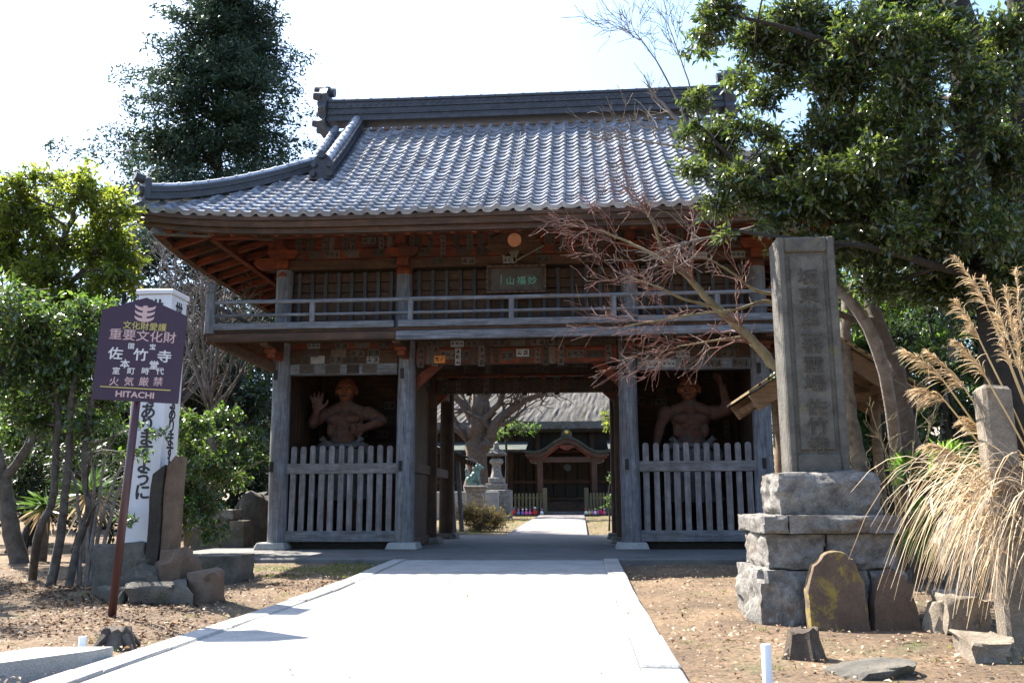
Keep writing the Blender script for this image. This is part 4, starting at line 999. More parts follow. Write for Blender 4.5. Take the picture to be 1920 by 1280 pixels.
# right side
rock('tan wedge-shaped rock lying beside the pampas clump', 1768, 1866, 1118, 1194, -8.7, .34, M_ROCKP, 12, block=.42)
rock('mottled grey boulder half hidden under the pampas blades', 1790, 1866, 985, 1130, -8.15, .4, M_GRAN, 13)
rock('flat tan stone at the foot of the square stone post', 1838, 1925, 1198, 1256, -9.75, .35, M_ROCKP, 14, block=.4)
rock('low weathered grey rock sunk in the soil near the white stake', 1572, 1735, 1254, 1300, -10.2, .4, M_ROCK, 15, amp=.16)
p0 = onZ(1893, 1232, 0); o = MB().box(-.085, .085, -.08, .08, -.1, float(onY(1870, 720, p0[1])[2]), .02)
o.v = [(p[0] + .0 * p[2], p[1], p[2] + .02 * noise.noise((p[0] * 9, p[1] * 9, 2))) for p in o.v]
o = o.build('stone_post', M_ROCKP, None, False, (p0[0] + .10, p0[1] + .1, 0)); tag(o, 'weathered square stone post standing among the pampas grass', 'post')

# stumps, stakes, kerb block
def stump(label, px, py, r, h, seed):
    p = onZ(px, py, 0); b = MB(); n = 18; V = []; rd = random.Random(seed); top = [rd.uniform(-.02, .03) for _ in range(n)]
    for rr, z in ((1.45, -.05), (1.2, h * .3), (1.0, h * .75), (.96, h), (.6, h * .96)):
        for k in range(n):
            a = 2 * math.pi * k / n; q = r * rr * (1 + .13 * math.sin(a * 5 + seed) + .10 * noise.noise((math.cos(a) * 2, math.sin(a) * 2, seed)))
            V.append((q * math.cos(a), q * math.sin(a), z + (top[k] if z > h * .9 else 0)))
    b.add(V, [(i*n+k, i*n+(k+1) % n, (i+1)*n+(k+1) % n, (i+1)*n+k) for i in range(4) for k in range(n)] + [tuple(4 * n + k for k in range(n))])
    for k in range(4):
        a = k * 1.6 + seed; b.tube([(r * .9 * math.cos(a), r * .9 * math.sin(a), .05), (r * 2.0 * math.cos(a), r * 2.0 * math.sin(a), -.03)], [r * .35, r * .12], 6)
    o = b.build('tree_stump', M_BARK['grey'] if seed == 1 else M_BARK['gink'], None, True, p); tag(o, label, 'stump'); autosmooth(o.data, 45)
stump('low sawn tree stump in the leaf litter near the maroon sign', 218, 1206, .085, .085, 1)
stump('rough dark tree stump with spreading roots near the white stake', 1507, 1232, .085, .14, 2)
for px, py, r, h, lab in ((152, 1237, .021, .13, 'short white plastic stake in the litter beside the concrete block'), (1440, 1284, .024, .19, 'taller white plastic stake between the path and the dark stump')):
    p = onZ(px, py, 0); b = MB().lathe([(r, -.08), (r, h - .004), (r * .9, h)], (0, 0, 0), 12); o = b.build('stake', M_PVC, None, False, p); autosmooth(o.data, 40); tag(o, lab, 'stake')
kp = [onZ(px, py, .0) for px, py in ((30, 1300), (112, 1248), (214, 1252), (120, 1290))]
b = MB(); A = [(-2.25, -10.55), (-1.98, -10.02), (-1.56, -9.98), (-1.60, -10.12), (-1.92, -10.60)]
n = len(A); b.add([(x, y, -.1) for x, y in A] + [(x, y, .085) for x, y in A], [tuple(range(n)), tuple(range(2 * n - 1, n - 1, -1))] + [(i, i + n, (i + 1) % n + n, (i + 1) % n) for i in range(n)])
o = b.build('concrete_block', M_CONC); tag(o, 'angled pale concrete block lying at the edge of the path', 'concrete block')

# ------------------------------------------------------------------ maroon sign
base = onZ(207, 1160, 0); sg = thing('information_sign', 'maroon house-shaped information board with white and yellow lettering on a leaning pole', 'sign', base)
SM = Matrix.Translation(Vector(base)) @ Matrix.Rotation(rad(16), 4, 'Z') @ Matrix.Rotation(rad(2.2), 4, 'Y')
sc_ = .66 / 152; z752 = float(onY(248, 752, base[1])[2])
def sgp(b): b.v = [tuple(SM @ Vector(p)) for p in b.v]; return b
sgp(MB().tube([(0, .035, -.2), (0, .035, z752 + .6)], .032, 14)).build('pole', M_POLE, sg, True)
H_ = 168 * sc_; hw = .33
board = sgp(MB().prism([(-hw, z752), (hw, z752), (hw, z752 + H_), (0, z752 + H_ + 30 * sc_), (-hw, z752 + H_)], -.028, .0)).build('board', M_SIGN, sg)
def put_text(s, x, y, size, mat, off=0.0, sx=1.0):
    """x, y are photo pixels on the board"""
    u = (x - (262 - (y - 580) * .081)) * sc_; v = z752 + (754 - (y - .055 * (x - 255))) * sc_
    o = link('lettering', text_mesh(s, size * sc_ * 1.08, mat, .0012, off), board); o.matrix_basis = SM @ Matrix.Translation((u, -.0305, v)) @ Matrix.Rotation(rad(90), 4, 'X') @ Matrix.Diagonal((sx, 1, 1, 1))
put_text('文化財愛護', 262, 613, 14.5, M_SYEL, .0006); put_text('重要文化財', 259, 632, 21, M_SPINK, .0008, 1.06)
put_text('国', 239, 651, 11, M_SWHITE, .001); put_text('宝', 277, 652, 11, M_SWHITE, .001)
for ch, x, y in (('佐', 212, 666), ('竹', 256, 668), ('寺', 298, 671)): put_text(ch, x, y, 22.5, M_SWHITE, .0018, 1.1)
put_text('本', 229, 685, 16, M_SWHITE, .002); put_text('堂', 280, 687, 16, M_SWHITE, .002)
for ch, x in zip('室町時代', (214, 240, 265, 291)): put_text(ch, x, 698, 13, M_SWHITE, .001)
for ch, x in zip('火気厳禁', (211, 237, 263, 288)): put_text(ch, x, 718, 16.5, M_SPINK, .0008)
put_text('HITACHI', 248, 742, 14.5, M_SPINK, .002, 1.12)
def flat(b, mat, name): b.build(name, mat, board)
u0, u1, v = (187 - 250) * sc_, (311 - 250) * sc_, z752 + (754 - 730) * sc_
sgp(MB().box(u0, u1, -.0315, -.029, v - .004, v + .004)).build('rule_line', M_SYEL, board)
for k in range(3):     # emblem: three stacked upturned bars on a stem
    vz = z752 + (754 - (576 + k * 10.5)) * sc_; wv = (19 - k * .6) * sc_; P = []
    for t in np.linspace(-1, 1, 13): P.append((t * wv, vz + (.5 + 4.5 * abs(t) ** 3) * sc_))
    for t in np.linspace(1, -1, 13): P.append((t * wv * .92, vz + (-6.5 + 6 * abs(t) ** 2.5) * sc_))
    sgp(MB().prism([(x, z) for x, z in P[::-1]], -.0318, -.029)).build('emblem_bar', M_SPINK, board)
sgp(MB().box(-4 * sc_, 4 * sc_, -.0312, -.029, z752 + 152 * sc_, z752 + 182 * sc_)).build('emblem_stem', M_SPINK, board)

# ------------------------------------------------------------------ white square post with brush lettering
PY = -6.55; p0 = onY(226, 1016, PY); zb = float(p0[2]) - .05; zt = float(onY(278, 552, PY)[2]); pxc = float(onY(258, 1016, PY)[0]); hw = .175
pp = thing('white_post', 'tall white square post with black vertical lettering behind the maroon sign', 'post', (pxc, PY + hw, zb))
MB().box(pxc - hw, pxc + hw, PY, PY + 2 * hw, zb, zt, .006).build('shaft', M_WHITE, pp)
MB().box(pxc - hw - .02, pxc + hw + .02, PY - .02, PY + 2 * hw + .02, zt + .002, zt + .05, .006).build('cap', M_WHITE, pp)
zc0 = float(onY(262, 578, PY)[2]); zc1 = float(onY(258, 924, PY)[2]); tx = '世界人類が平和でありますように'
for k, ch in enumerate(tx):
    z = zc0 + (zc1 - zc0) * k / (len(tx) - 1); me = text_mesh(ch, .165, M_BLACK, .0012, .005)
    o = link('character', me, pp); o.matrix_basis = Matrix.Translation((-Vector(pp.location))) @ Matrix.Translation((pxc + .012, PY - .002, z)) @ Matrix.Rotation(rad(90), 4, 'X')
    o.matrix_parent_inverse = Matrix.Identity(4)
    o = link('character', me, pp); o.matrix_basis = Matrix.Translation((-Vector(pp.location))) @ Matrix.Translation((pxc + hw + .002, PY + hw, z)) @ Matrix.Rotation(rad(90), 4, 'Z') @ Matrix.Rotation(rad(90), 4, 'X')
    o.matrix_parent_inverse = Matrix.Identity(4)
# split brown stump-like post in front of it
P = [onY(px, py, -6.75) for px, py in ((270, 1040), (318, 1040), (316, 850), (298, 866), (276, 884))]
b = MB(); b.prism([(p[0], p[2]) for p in P], -6.75, -6.5); b.v = [(p[0] + (.012 * noise.noise((p[2] * 9, p[0] * 9, 0))), p[1], p[2]) for p in b.v]
xs_m = (P[0][0] + P[1][0]) / 2 + .02
sp = thing('split_post', 'split weathered brown wooden stump post beside the white square post', 'post', (xs_m, -6.6, 0))
zl, zh = float(P[4][2]), float(P[2][2])
for k, (xa, xb, za, zbb, m) in enumerate(((P[0][0], xs_m - .006, zl, (zl + zh) / 2, M_BARK['dark']), (xs_m + .006, P[1][0], (zl + zh) / 2 - .02, zh, M_SAND))):
    q = MB(); n = 10; V = []
    for i in range(n + 1):
        t = i / n
        for (x, y) in ((xa, -6.74 + .03 * (k == 0)), (xb, -6.76), (xb + .0, -6.52), ((xa + xb) / 2, -6.46), (xa, -6.52)):
            z = t * (za if x < (xa + xb) / 2 - .001 else (zbb if x > (xa + xb) / 2 + .001 else (za + zbb) / 2))
            V.append((x + .014 * noise.noise((x * 3, y * 5, z * 5)), y + .014 * noise.noise((y * 5, x, z * 6 + 4)), z - .02))
    q.add(V, [(i*5+j, i*5+(j+1) % 5, (i+1)*5+(j+1) % 5, (i+1)*5+j) for i in range(n) for j in range(5)] + [tuple(n * 5 + j for j in range(5))]); q.build('half', m, sp)

# ------------------------------------------------------------------ small gabled shelter behind the stele
SY0, SY1 = -4.6, -3.2
ap = onY(1562, 655, SY0); lt = onY(1408, 752, SY0); rt_ = onY(1692, 742, SY0); axx = float(ap[0]); az = float(ap[2]); dx = .92; ez = az - .60
sh = thing('roofed_shelter', 'small gabled wooden shelter with bark roof behind the stone stele', 'shelter', (axx, (SY0 + SY1) / 2, 0))
M_TANW = wood('tan_barge_wood', (.22, .11, .05), (.40, .24, .12), 'X', (.25, .17, .11), .5)
M_BARKROOF = stone('mossy_bark_roof', (.13, .09, .045), (.28, .20, .10), 14, (.17, .16, .05), 5, bmp=1.0)
for s in (-1, 1):
    MB().beam((axx, SY0, az), (axx + s * (dx + .02), SY0, ez - .02), .05, .21, .01, up=(0, 0, 1)).build('barge_board', M_TANW, sh)
    MB().beam((axx, SY1, az), (axx + s * dx, SY1, ez), .05, .2, .01).build('barge_board', M_TANW, sh)
    for k in range(9):
        t0, t1 = k / 9, (k + 1) / 9; h = .03
        a = Vector((axx + s * dx * 1.06 * t0, SY0 - .1, az + .14 - (az - ez) * 1.06 * t0)); c = Vector((axx + s * dx * 1.06 * t1 + s * .03, SY0 - .1, az + .13 - (az - ez) * 1.06 * t1))
        b = MB(); b.add([a, c, c + Vector((0, SY1 - SY0 + .2, 0)), a + Vector((0, SY1 - SY0 + .2, 0))] + [p + Vector((0, 0, h)) for p in (a, c, c + Vector((0, SY1 - SY0 + .2, 0)), a + Vector((0, SY1 - SY0 + .2, 0)))], [(3, 2, 1, 0), (4, 5, 6, 7), (0, 1, 5, 4), (1, 2, 6, 5), (2, 3, 7, 6), (3, 0, 4, 7)]); b.build('bark_strip', M_BARKROOF, sh)
    for k in range(4):
        y = SY0 + .15 + k * .36; MB().beam((axx, y, az - .02), (axx + s * dx, y, ez - .02), .05, .07).build('rafter', M_TANW, sh)
    MB().tube([(axx + s * .58, SY0 + .5, -.1), (axx + s * .58, SY0 + .5, az - .42)], .06, 10).build('post', M_TANW, sh, True)
    MB().beam((axx + s * .58, SY0 - .05, az - .42), (axx + s * .58, SY1 + .05, az - .42), .09, .11, .01).build('purlin', M_TANW, sh)
MB().beam((axx - .8, SY0 + .5, az - .5), (axx + .8, SY0 + .5, az - .5), .09, .12, .01).build('tie_beam', M_TANW, sh)
MB().beam((axx, SY0 - .05, az - .06), (axx, SY1 + .05, az - .06), .08, .11, .01).build('ridge_beam', M_TANW, sh)
# ------------------------------------------------------------------ vegetation
def unit(a): return a / np.maximum(np.linalg.norm(a, axis=-1, keepdims=True), 1e-9)
def leaf_arrays(P, D, size, wr=.38, fold=.18, upb=.9, curl=.15):
    """folded four-triangle leaves; P base points, D directions"""
    N = len(P); D = unit(D); U = rng.normal(size=(N, 3)); U[:, 2] += upb * 2
    sd = unit(np.cross(D, U)); nn = np.cross(sd, D); s = size[:, None]
    b = P; t = P + D * s - nn * s * curl; m = P + D * s * .5 + nn * s * .02
    l = P + D * s * .48 - sd * s * wr * .5 + nn * s * fold * wr; r = P + D * s * .48 + sd * s * wr * .5 + nn * s * fold * wr
    V = np.stack([b, l, m, r, t], 1).reshape(-1, 3); o = (np.arange(N) * 5)[:, None]
    F_ = np.concatenate([o + np.array([[0, 2, 1]]), o + np.array([[0, 3, 2]]), o + np.array([[1, 2, 4]]), o + np.array([[2, 3, 4]])], 0)
    return V, F_
def twig_arrays(A, B, C, r0, r1):
    N = len(A); d = unit(C - A); u = unit(np.cross(d, rng.normal(size=(N, 3)))); v = np.cross(d, u); V = []
    for P, r in ((A, r0), (B, (r0 + r1) / 2), (C, r1)):
        for k in range(3):
            a = 2 * math.pi * k / 3; V.append(P + (u * math.cos(a) + v * math.sin(a)) * np.broadcast_to(r, (N,))[:, None])
    V = np.stack(V, 1).reshape(-1, 3); o = (np.arange(N) * 9)[:, None]; F_ = []
    for i in range(2):
        for k in range(3): F_.append(o + np.array([[i*3+k, i*3+(k+1) % 3, (i+1)*3+(k+1) % 3, (i+1)*3+k]]))
    return V, np.concatenate(F_, 0)
def smoothline(pts, n=5):
    pts = [np.array(p, float) for p in pts]; out = []
    for i in range(len(pts) - 1):
        p0 = pts[max(i - 1, 0)]; p1 = pts[i]; p2 = pts[i + 1]; p3 = pts[min(i + 2, len(pts) - 1)]
        for k in range(n):
            t = k / n; out.append(.5 * ((2 * p1) + (-p0 + p2) * t + (2 * p0 - 5 * p1 + 4 * p2 - p3) * t * t + (-p0 + 3 * p1 - 3 * p2 + p3) * t ** 3))
    out.append(pts[-1]); return out
def join_np(name, parts, mats):
    V = []; Fq = []; off = 0
    for v, f in parts: V.append(v); Fq.append(f + off); off += len(v)
    return npmesh(name, np.concatenate(V), np.concatenate(Fq), mats)
def mb_np(b):   # quads only
    f = np.array([q for q in b.f if len(q) == 4]); return np.array(b.v), f

class Plant:
    def __init__(s, name, label, cat, base, bark, leaf, group=None, crown='crown'):
        s.root = thing(name, label, cat, base, group); s.bark, s.leaf = bark, leaf; s.b = MB(); s.tw = []; s.lv = []; s.skel = []; s.crown = crown
    def trunk(s, pts, r0, r1, n=10, knots=.0, mult=5):
        L = smoothline(pts, mult); m = len(L); rs = [r0 + (r1 - r0) * (i / (m - 1)) ** .8 for i in range(m)]
        rs[0] *= 1.25
        L = [p + np.array([noise.noise((i * .7, r0 * 9, 1)), noise.noise((i * .7, r0 * 9, 5)), 0]) * r0 * .35 for i, p in enumerate(L)]
        s.b.tube(L, rs, n, False); s.skel += [(p, r) for p, r in zip(L, rs)]; return s
    def limb_to(s, c, r=.03, frac=.7):
        c = np.array(c, float); best = min(s.skel, key=lambda q: np.linalg.norm(q[0] - c) + max(0, q[0][2] - c[2]) * 1.5)
        a = best[0]; mid = a + (c - a) * .5 + rng.normal(size=3) * .08 * np.linalg.norm(c - a) + np.array([0, 0, .06 * np.linalg.norm(c - a)])
        r0 = min(best[1] * .6, r); L = smoothline([a, mid, c], 4); rs = list(np.linspace(r0, r0 * .35, len(L))); s.b.tube(L, rs, 6, False); return L
    def clump(s, c, rad_, ntw, nl, size, limb=.03, wr=.38, shell=.45, up=.25, tw_r=.006, dirjit=.9, upb=.9, curl=.15, leaf_from=.25):
        c = np.array(c, float); R_ = np.array(rad_, float); L = s.limb_to(c, limb) if limb else [c]
        st = np.array([L[max(0, len(L) - 1 - int(abs(rng.normal()) * 2.2))] for _ in range(ntw)]) + rng.normal(size=(ntw, 3)) * R_ * .12
        d = unit(rng.normal(size=(ntw, 3))); q = rng.uniform(shell, 1, ntw) ** .8; C = c + d * R_ * q[:, None]
        B = (st + C) / 2 + np.array([0, 0, up * .25]) * R_[2] + rng.normal(size=(ntw, 3)) * R_ * .12
        s.tw.append(twig_arrays(st, B, C, tw_r, tw_r * .4))
        N = ntw * nl; i = np.repeat(np.arange(ntw), nl); t = rng.uniform(leaf_from, 1.02, N)[:, None]
        P = (1 - t) ** 2 * st[i] + 2 * t * (1 - t) * B[i] + t * t * C[i] + rng.normal(size=(N, 3)) * size * .25
        D = unit(C - B)[i] + rng.normal(size=(N, 3)) * dirjit; s.lv.append(leaf_arrays(P, D, size * rng.uniform(.65, 1.2, N), wr, upb=upb, curl=curl)); return s
    def done(s, stuffbark=True):
        if s.b.v:
            me = bpy.data.meshes.new('trunk'); parts = [mb_np(s.b)] + s.tw; me = join_np('trunk', parts, s.bark); autosmooth(me, 60); link('trunk', me, s.root)
        elif s.tw: link('stems', join_np('stems', s.tw, s.bark), s.root)
        if s.lv: link(s.crown, join_np(s.crown, s.lv, s.leaf), s.root)
        return s.root
def pc(px, py, y): return onY(px, py, y)
def ppx(px, py, y): # metres per pixel there
    return float(np.linalg.norm(onY(px + 1, py, y) - onY(px, py, y)))
def clumps(pl, rows, y0, dy, dens, nl, size, depth=1.0, **k):
    for (px, py, rx, rz) in rows:
        y = y0 + rng.uniform(-dy, dy); c = pc(px, py, y); m = ppx(px, py, y); area = rx * rz * m * m
        pl.clump(c, (rx * m, max(rx, rz) * m * depth, rz * m), max(8, int(dens * area)), nl, size, **k)

ML_GLOSS = leafmat('glossy_dark_evergreen_leaf', (.010, .023, .006), (.068, .088, .022), .32, (.26, .34, .045), .28, 1.0)
ML_CAM = leafmat('glossy_camellia_leaf', (.018, .042, .012), (.07, .115, .032), .34, (.24, .38, .05), .22, .9)
ML_YEL = leafmat('yellow_green_leaf', (.035, .065, .008), (.13, .155, .02), .48, (.42, .46, .04), .42, .4)
ML_BRT = leafmat('bright_green_leaf', (.03, .065, .012), (.075, .12, .022), .4, (.20, .34, .04), .4, .4)
ML_DRK = leafmat('dark_hedge_leaf', (.010, .022, .009), (.035, .06, .02), .25, (.08, .13, .03), .45, .35)
ML_CON = leafmat('conifer_spray', (.012, .03, .02), (.04, .072, .042), .2, (.09, .15, .07), .55, .3)
ML_YUC = leafmat('yucca_blade', (.03, .07, .018), (.07, .13, .03), .25, (.2, .34, .05), .4, .4)
ML_PALM = leafmat('palm_blade', (.04, .10, .015), (.10, .19, .03), .4, (.3, .5, .05), .4, .4)
ML_DRY = leafmat('dry_bush_leaf', (.10, .075, .02), (.22, .16, .045), .35, (.4, .3, .08), .6, .2)

# big glossy evergreen on the right
t = Plant('evergreen_oak', 'large glossy-leaved evergreen tree overhanging the stone stele', 'tree', onZ(1905, 1085, 0), M_BARK['dark'], ML_GLOSS)
Y0 = -6.9; B0 = onZ(1905, 1085, 0)
t.trunk([B0 + np.array([0, 0, -.1]), pc(1890, 800, -6.75), pc(1868, 600, -6.8), pc(1838, 420, -6.85), pc(1815, 220, -6.9), pc(1800, 60, -6.9), pc(1780, -180, -6.9)], .19, .11, 12)
t.trunk([pc(1880, 680, -6.8), pc(1905, 480, -6.6), pc(1915, 260, -6.5), pc(1905, 30, -6.5), pc(1890, -150, -6.5)], .11, .07, 10)
t.trunk([pc(1850, 480, -6.85), pc(1740, 425, -7.0), pc(1620, 412, -7.15), pc(1520, 400, -7.2), pc(1430, 335, -7.2), pc(1350, 275, -7.25), pc(1290, 215, -7.3)], .055, .010, 8)
t.trunk([pc(1822, 260, -6.9), pc(1730, 180, -7.1), pc(1620, 110, -7.3), pc(1500, 60, -7.4), pc(1380, 30, -7.4)], .06, .014, 8)
t.trunk([pc(1855, 520, -6.85), pc(1760, 500, -7.3), pc(1660, 470, -7.6), pc(1560, 455, -7.7), pc(1430, 440, -7.6), pc(1340, 425, -7.5)], .045, .010, 8)
rows = [(1345,25,60,45),(1420,75,75,60),(1500,35,80,60),(1590,60,80,70),(1480,130,75,55),(1570,150,90,75),(1570,250,95,75),(1465,305,80,60),(1350,265,60,60),(1385,345,70,50),
        (1500,385,100,60),(1610,370,100,80),(1625,465,100,60),(1545,465,80,45),(1700,130,80,90),(1700,340,80,90),(1720,455,90,80),(1790,420,90,80),(1885,70,60,80),(1890,300,60,100),
        (1865,430,80,80),(1645,540,60,38),(1835,170,50,80),(1900,510,60,60),(1745,540,80,50),(1660,20,80,50),(1765,45,60,60),(1540,520,45,30),(1650,250,70,60),(1435,180,45,35),(1800,560,60,40)]
clumps(t, rows, -7.05, .35, 1150, 14, .076, .9, limb=.022, wr=.36, tw_r=.0045, upb=.5)
clumps(t, [(1560,120,110,100),(1680,220,120,110),(1600,330,120,90),(1720,400,120,100),(1840,330,120,120),(1850,120,110,120),(1640,440,110,70),(1800,500,120,70),(1500,60,90,70),(1720,40,110,80),(1480,340,80,60),(1390,150,50,40),(1310,100,40,30)], -6.1, .3, 420, 13, .10, .6, limb=.03, wr=.38)
clumps(t, [(1610,70,80,60),(1700,150,80,70),(1740,250,80,70),(1830,240,70,70),(1880,170,60,80),(1800,350,80,70),(1870,440,80,70),(1690,60,80,60),(1800,100,70,70),(1760,60,60,50),(1640,300,80,70),(1560,330,80,60),(1690,430,80,60)], -7.7, .2, 520, 13, .072, .6, limb=.018, tw_r=.004)
clumps(t, [(1310,190,40,35),(1400,235,50,35),(1445,245,45,30),(1300,320,40,35),(1345,385,50,32),(1290,250,30,30),(1420,380,50,30),(1450,420,50,25),(1330,60,50,40)], -7.3, .1, 900, 12, .07, .7, limb=.012, tw_r=.004)
clumps(t, [(1420,425,30,14),(1360,445,22,12),(1465,480,30,16)], -7.5, .05, 400, 7, .085, 1, limb=.008, tw_r=.004)
clumps(t, [(1850,-90,110,80),(1650,-100,140,80),(1450,-90,120,60),(2040,200,110,160),(2020,450,100,120)], -6.9, .3, 150, 12, .09, .9, limb=.03)
t.done()

# tree with the lit curved trunk
B1 = onZ(1735, 1096, 0)
t = Plant('leaning_tree', 'slim tree with a curving sunlit trunk behind the stone stele', 'tree', B1, M_BARK['gink'], ML_BRT)
t.trunk([B1 + np.array([0, 0, -.1]), pc(1722, 1000, B1[1]), pc(1728, 900, B1[1]), pc(1700, 800, -4.9), pc(1690, 730, -4.9), pc(1664, 650, -4.9), pc(1640, 585, -4.9), pc(1622, 500, -4.9), pc(1600, 380, -4.9), pc(1570, 230, -4.9)], .125, .05, 10)
t.trunk([pc(1645, 600, -4.9), pc(1600, 598, -5.0), pc(1560, 580, -5.1), pc(1530, 560, -5.1)], .05, .03, 8)
clumps(t, [(1640,590,60,40),(1590,600,50,45),(1700,560,70,50),(1680,500,80,50),(1620,440,80,60),(1560,330,90,70),(1660,330,90,80),(1600,220,90,70)], -4.6, .4, 260, 13, .085, .9, limb=.02)
t.done()
B2 = onZ(1763, 1050, 0)
t = Plant('slender_tree', 'thin pale straight-stemmed tree behind the pampas plumes', 'tree', B2, M_BARK['pale'], ML_BRT)
t.trunk([B2 + np.array([0, 0, -.1]), pc(1762, 920, B2[1]), pc(1770, 800, B2[1]), pc(1784, 650, B2[1]), pc(1790, 520, B2[1]), pc(1785, 350, B2[1])], .065, .04, 8)
clumps(t, [(1790,600,60,50),(1760,520,70,60),(1840,560,70,60),(1820,470,80,60),(1770,400,80,70)], B2[1], .4, 170, 13, .09, .9, limb=.02); t.done()
B3 = onZ(1640, 1060, 0)
t = Plant('pale_trunk_tree', 'short pale leaning tree trunk rising just behind the stele', 'tree', B3, M_BARK['pale'], ML_BRT)
t.trunk([B3 + np.array([0, 0, -.1]), pc(1622, 940, -4.4), pc(1608, 850, -4.5), pc(1592, 760, -4.6), pc(1585, 640, -4.6), pc(1590, 540, -4.6)], .11, .06, 10)
clumps(t, [(1620,590,55,50),(1570,560,40,40),(1610,520,60,50)], -4.4, .3, 220, 13, .085, .9, limb=.02); t.done()

# background greenery right of the gate
GB = 'trees standing behind and beside the gate'
for k, (bx, by, rows, mt, lab) in enumerate((
    (1660, 3.0, [(1520,700,80,80),(1640,660,90,80),(1720,720,80,90),(1620,780,90,70),(1500,800,60,90),(1700,820,80,60),(1480,900,50,80),(1560,560,90,70),(1690,560,90,80),(1640,880,80,60)], ML_BRT, 'bushy bright green tree between the gate and the shelter roof'),
    (1850, 2.0, [(1800,700,90,80),(1880,640,90,90),(1840,800,90,60),(1780,600,80,80),(1900,520,90,90),(1800,470,90,70),(1950,750,90,90)], ML_DRK, 'dark green tree behind the slender pale trunk'),
    (1560, 9.0, [(1480,480,90,70),(1560,420,100,80),(1650,380,100,80),(1700,470,100,80),(1520,600,80,80),(1760,330,110,90),(1860,350,110,100),(1880,220,100,90),(1480,720,70,90),(1480,860,70,80)], ML_BRT, 'tall bright green tree far behind the right end of the gate'),
    (60, 3.0, [(40,820,90,80),(140,800,90,70),(220,850,70,70),(60,920,90,60),(180,930,90,60),(20,700,90,80),(120,680,90,80),(230,700,70,80)], ML_BRT, 'green tree behind the slim trunks and the yucca'),
    (430, 8.0, [(400,700,80,60),(470,760,70,70),(340,760,80,80),(440,850,90,70),(350,880,90,80),(480,920,60,60),(300,650,80,70),(400,960,90,50),(490,670,50,40),(280,850,70,90)], ML_DRK, 'dark evergreen thicket behind the glossy shrub and gate corner post'),
    (200, 12.0, [(60,600,110,80),(200,620,100,90),(320,600,100,70),(420,610,80,60),(250,480,80,60),(60,760,120,90),(240,790,120,90),(150,900,140,70),(400,500,70,50)], ML_DRK, 'dark evergreen tree below the conifer beyond the gate'))):
    b0 = np.array([onY(bx, 900, by)[0], by, gz(0, by)]); t = Plant('background_tree', lab, 'tree', b0, M_BARK['dark'], mt, GB)
    ztop = max(onY(r[0], r[1], by)[2] for r in rows)
    t.trunk([b0, b0 + np.array([.2, 0, ztop * .35]), b0 + np.array([.1, .1, ztop * .7]), b0 + np.array([0, 0, ztop])], .16, .05, 8)
    clumps(t, rows, by, 1.0, 130 if by < 5 else 70, 14, .15 if by < 5 else .19, 1.0, limb=.05, tw_r=.01); t.done()

GT = 'thickets closing the ground behind the trees'
for k, (y, rows, mt, lab) in enumerate(((-1.5, [(1640,900,70,60),(1720,860,70,60),(1800,900,70,60),(1890,880,70,70),(1690,960,60,50),(1850,960,70,50),(1960,860,70,80),(1620,990,40,40)], ML_DRK, 'dark leafy thicket behind the fan palm and the stele'),
    (1.0, [(1880,700,90,90),(1790,760,90,80),(1930,780,90,90),(1700,800,80,70),(1600,840,60,70),(1860,560,100,80),(1960,600,90,100),(1760,640,80,80)], ML_BRT, 'tall green thicket between the storehouse and the pale trunks'),
    (-3.0, [(1690,630,60,50),(1770,690,60,60),(1640,720,50,50),(1850,690,60,60),(1700,780,60,50),(1800,780,60,50),(1900,780,60,60),(1650,830,40,40),(1830,600,60,50),(1740,580,60,50),(1900,620,60,60)], ML_DRK, 'dark evergreen shrub mass filling the gap between the leaning and slender trunks'),
    (0.5, [(60,890,80,70),(150,880,70,70),(230,900,60,60),(20,950,70,60),(110,960,80,45),(200,970,60,40),(270,930,40,60),(-40,880,70,80)], ML_DRK, 'dark leafy thicket behind the yuccas and slim trunks'))):
    b0 = np.array([onY(rows[0][0], 950, y)[0], y, gz(0, y)]); t = Plant('thicket', lab, 'shrub', b0, M_BARK['dark'], mt, GT)
    for r in rows: c = pc(r[0], r[1], y); t.trunk([(c[0], y, gz(0, y) - .05), (c[0] + .1, y, c[2] * .5), c], .04, .02, 6)
    clumps(t, rows, y, .5, 150, 14, .12, .8, limb=.02, tw_r=.008); t.done()
# left: yellow-green tree and camellia group
B4 = onZ(40, 1062, 0)
t = Plant('yellow_green_tree', 'yellow-green leafy tree with a dark forked trunk at the edge of the grove', 'tree', B4, M_BARK['grey'], ML_YEL)
yb_ = B4[1]
t.trunk([B4 + np.array([0, 0, -.1]), pc(18, 980, yb_), pc(5, 900, yb_), pc(-15, 800, yb_), pc(-10, 650, yb_), pc(40, 560, yb_), pc(100, 480, yb_), pc(140, 400, yb_)], .14, .04, 10)
t.trunk([pc(2, 900, yb_), pc(30, 870, yb_), pc(62, 810, yb_), pc(80, 700, yb_), pc(110, 560, yb_), pc(200, 470, yb_)], .085, .03, 8)
clumps(t, [(60,400,85,55),(150,365,80,50),(205,425,65,55),(120,465,95,55),(30,495,80,55),(205,520,60,38),(10,400,70,60),(235,480,45,40),(50,590,80,50),(150,560,70,45),(225,390,45,35),(30,350,60,35),(160,330,30,25),(250,530,30,25),(110,620,70,50),(20,660,60,50),(90,330,50,30),(0,440,70,60),(180,470,60,50),(80,520,80,50),(100,575,80,45),(190,580,50,40),(20,610,70,50)], yb_, .5, 300, 15, .11, .9, limb=.03, tw_r=.006, upb=.8); t.done()
B5 = onZ(110, 1098, 0)
t = Plant('camellia_tree', 'multi-stemmed camellia with slim grey trunks beside the maroon sign', 'tree', B5, M_BARK['grey'], ML_CAM); yb_ = B5[1]
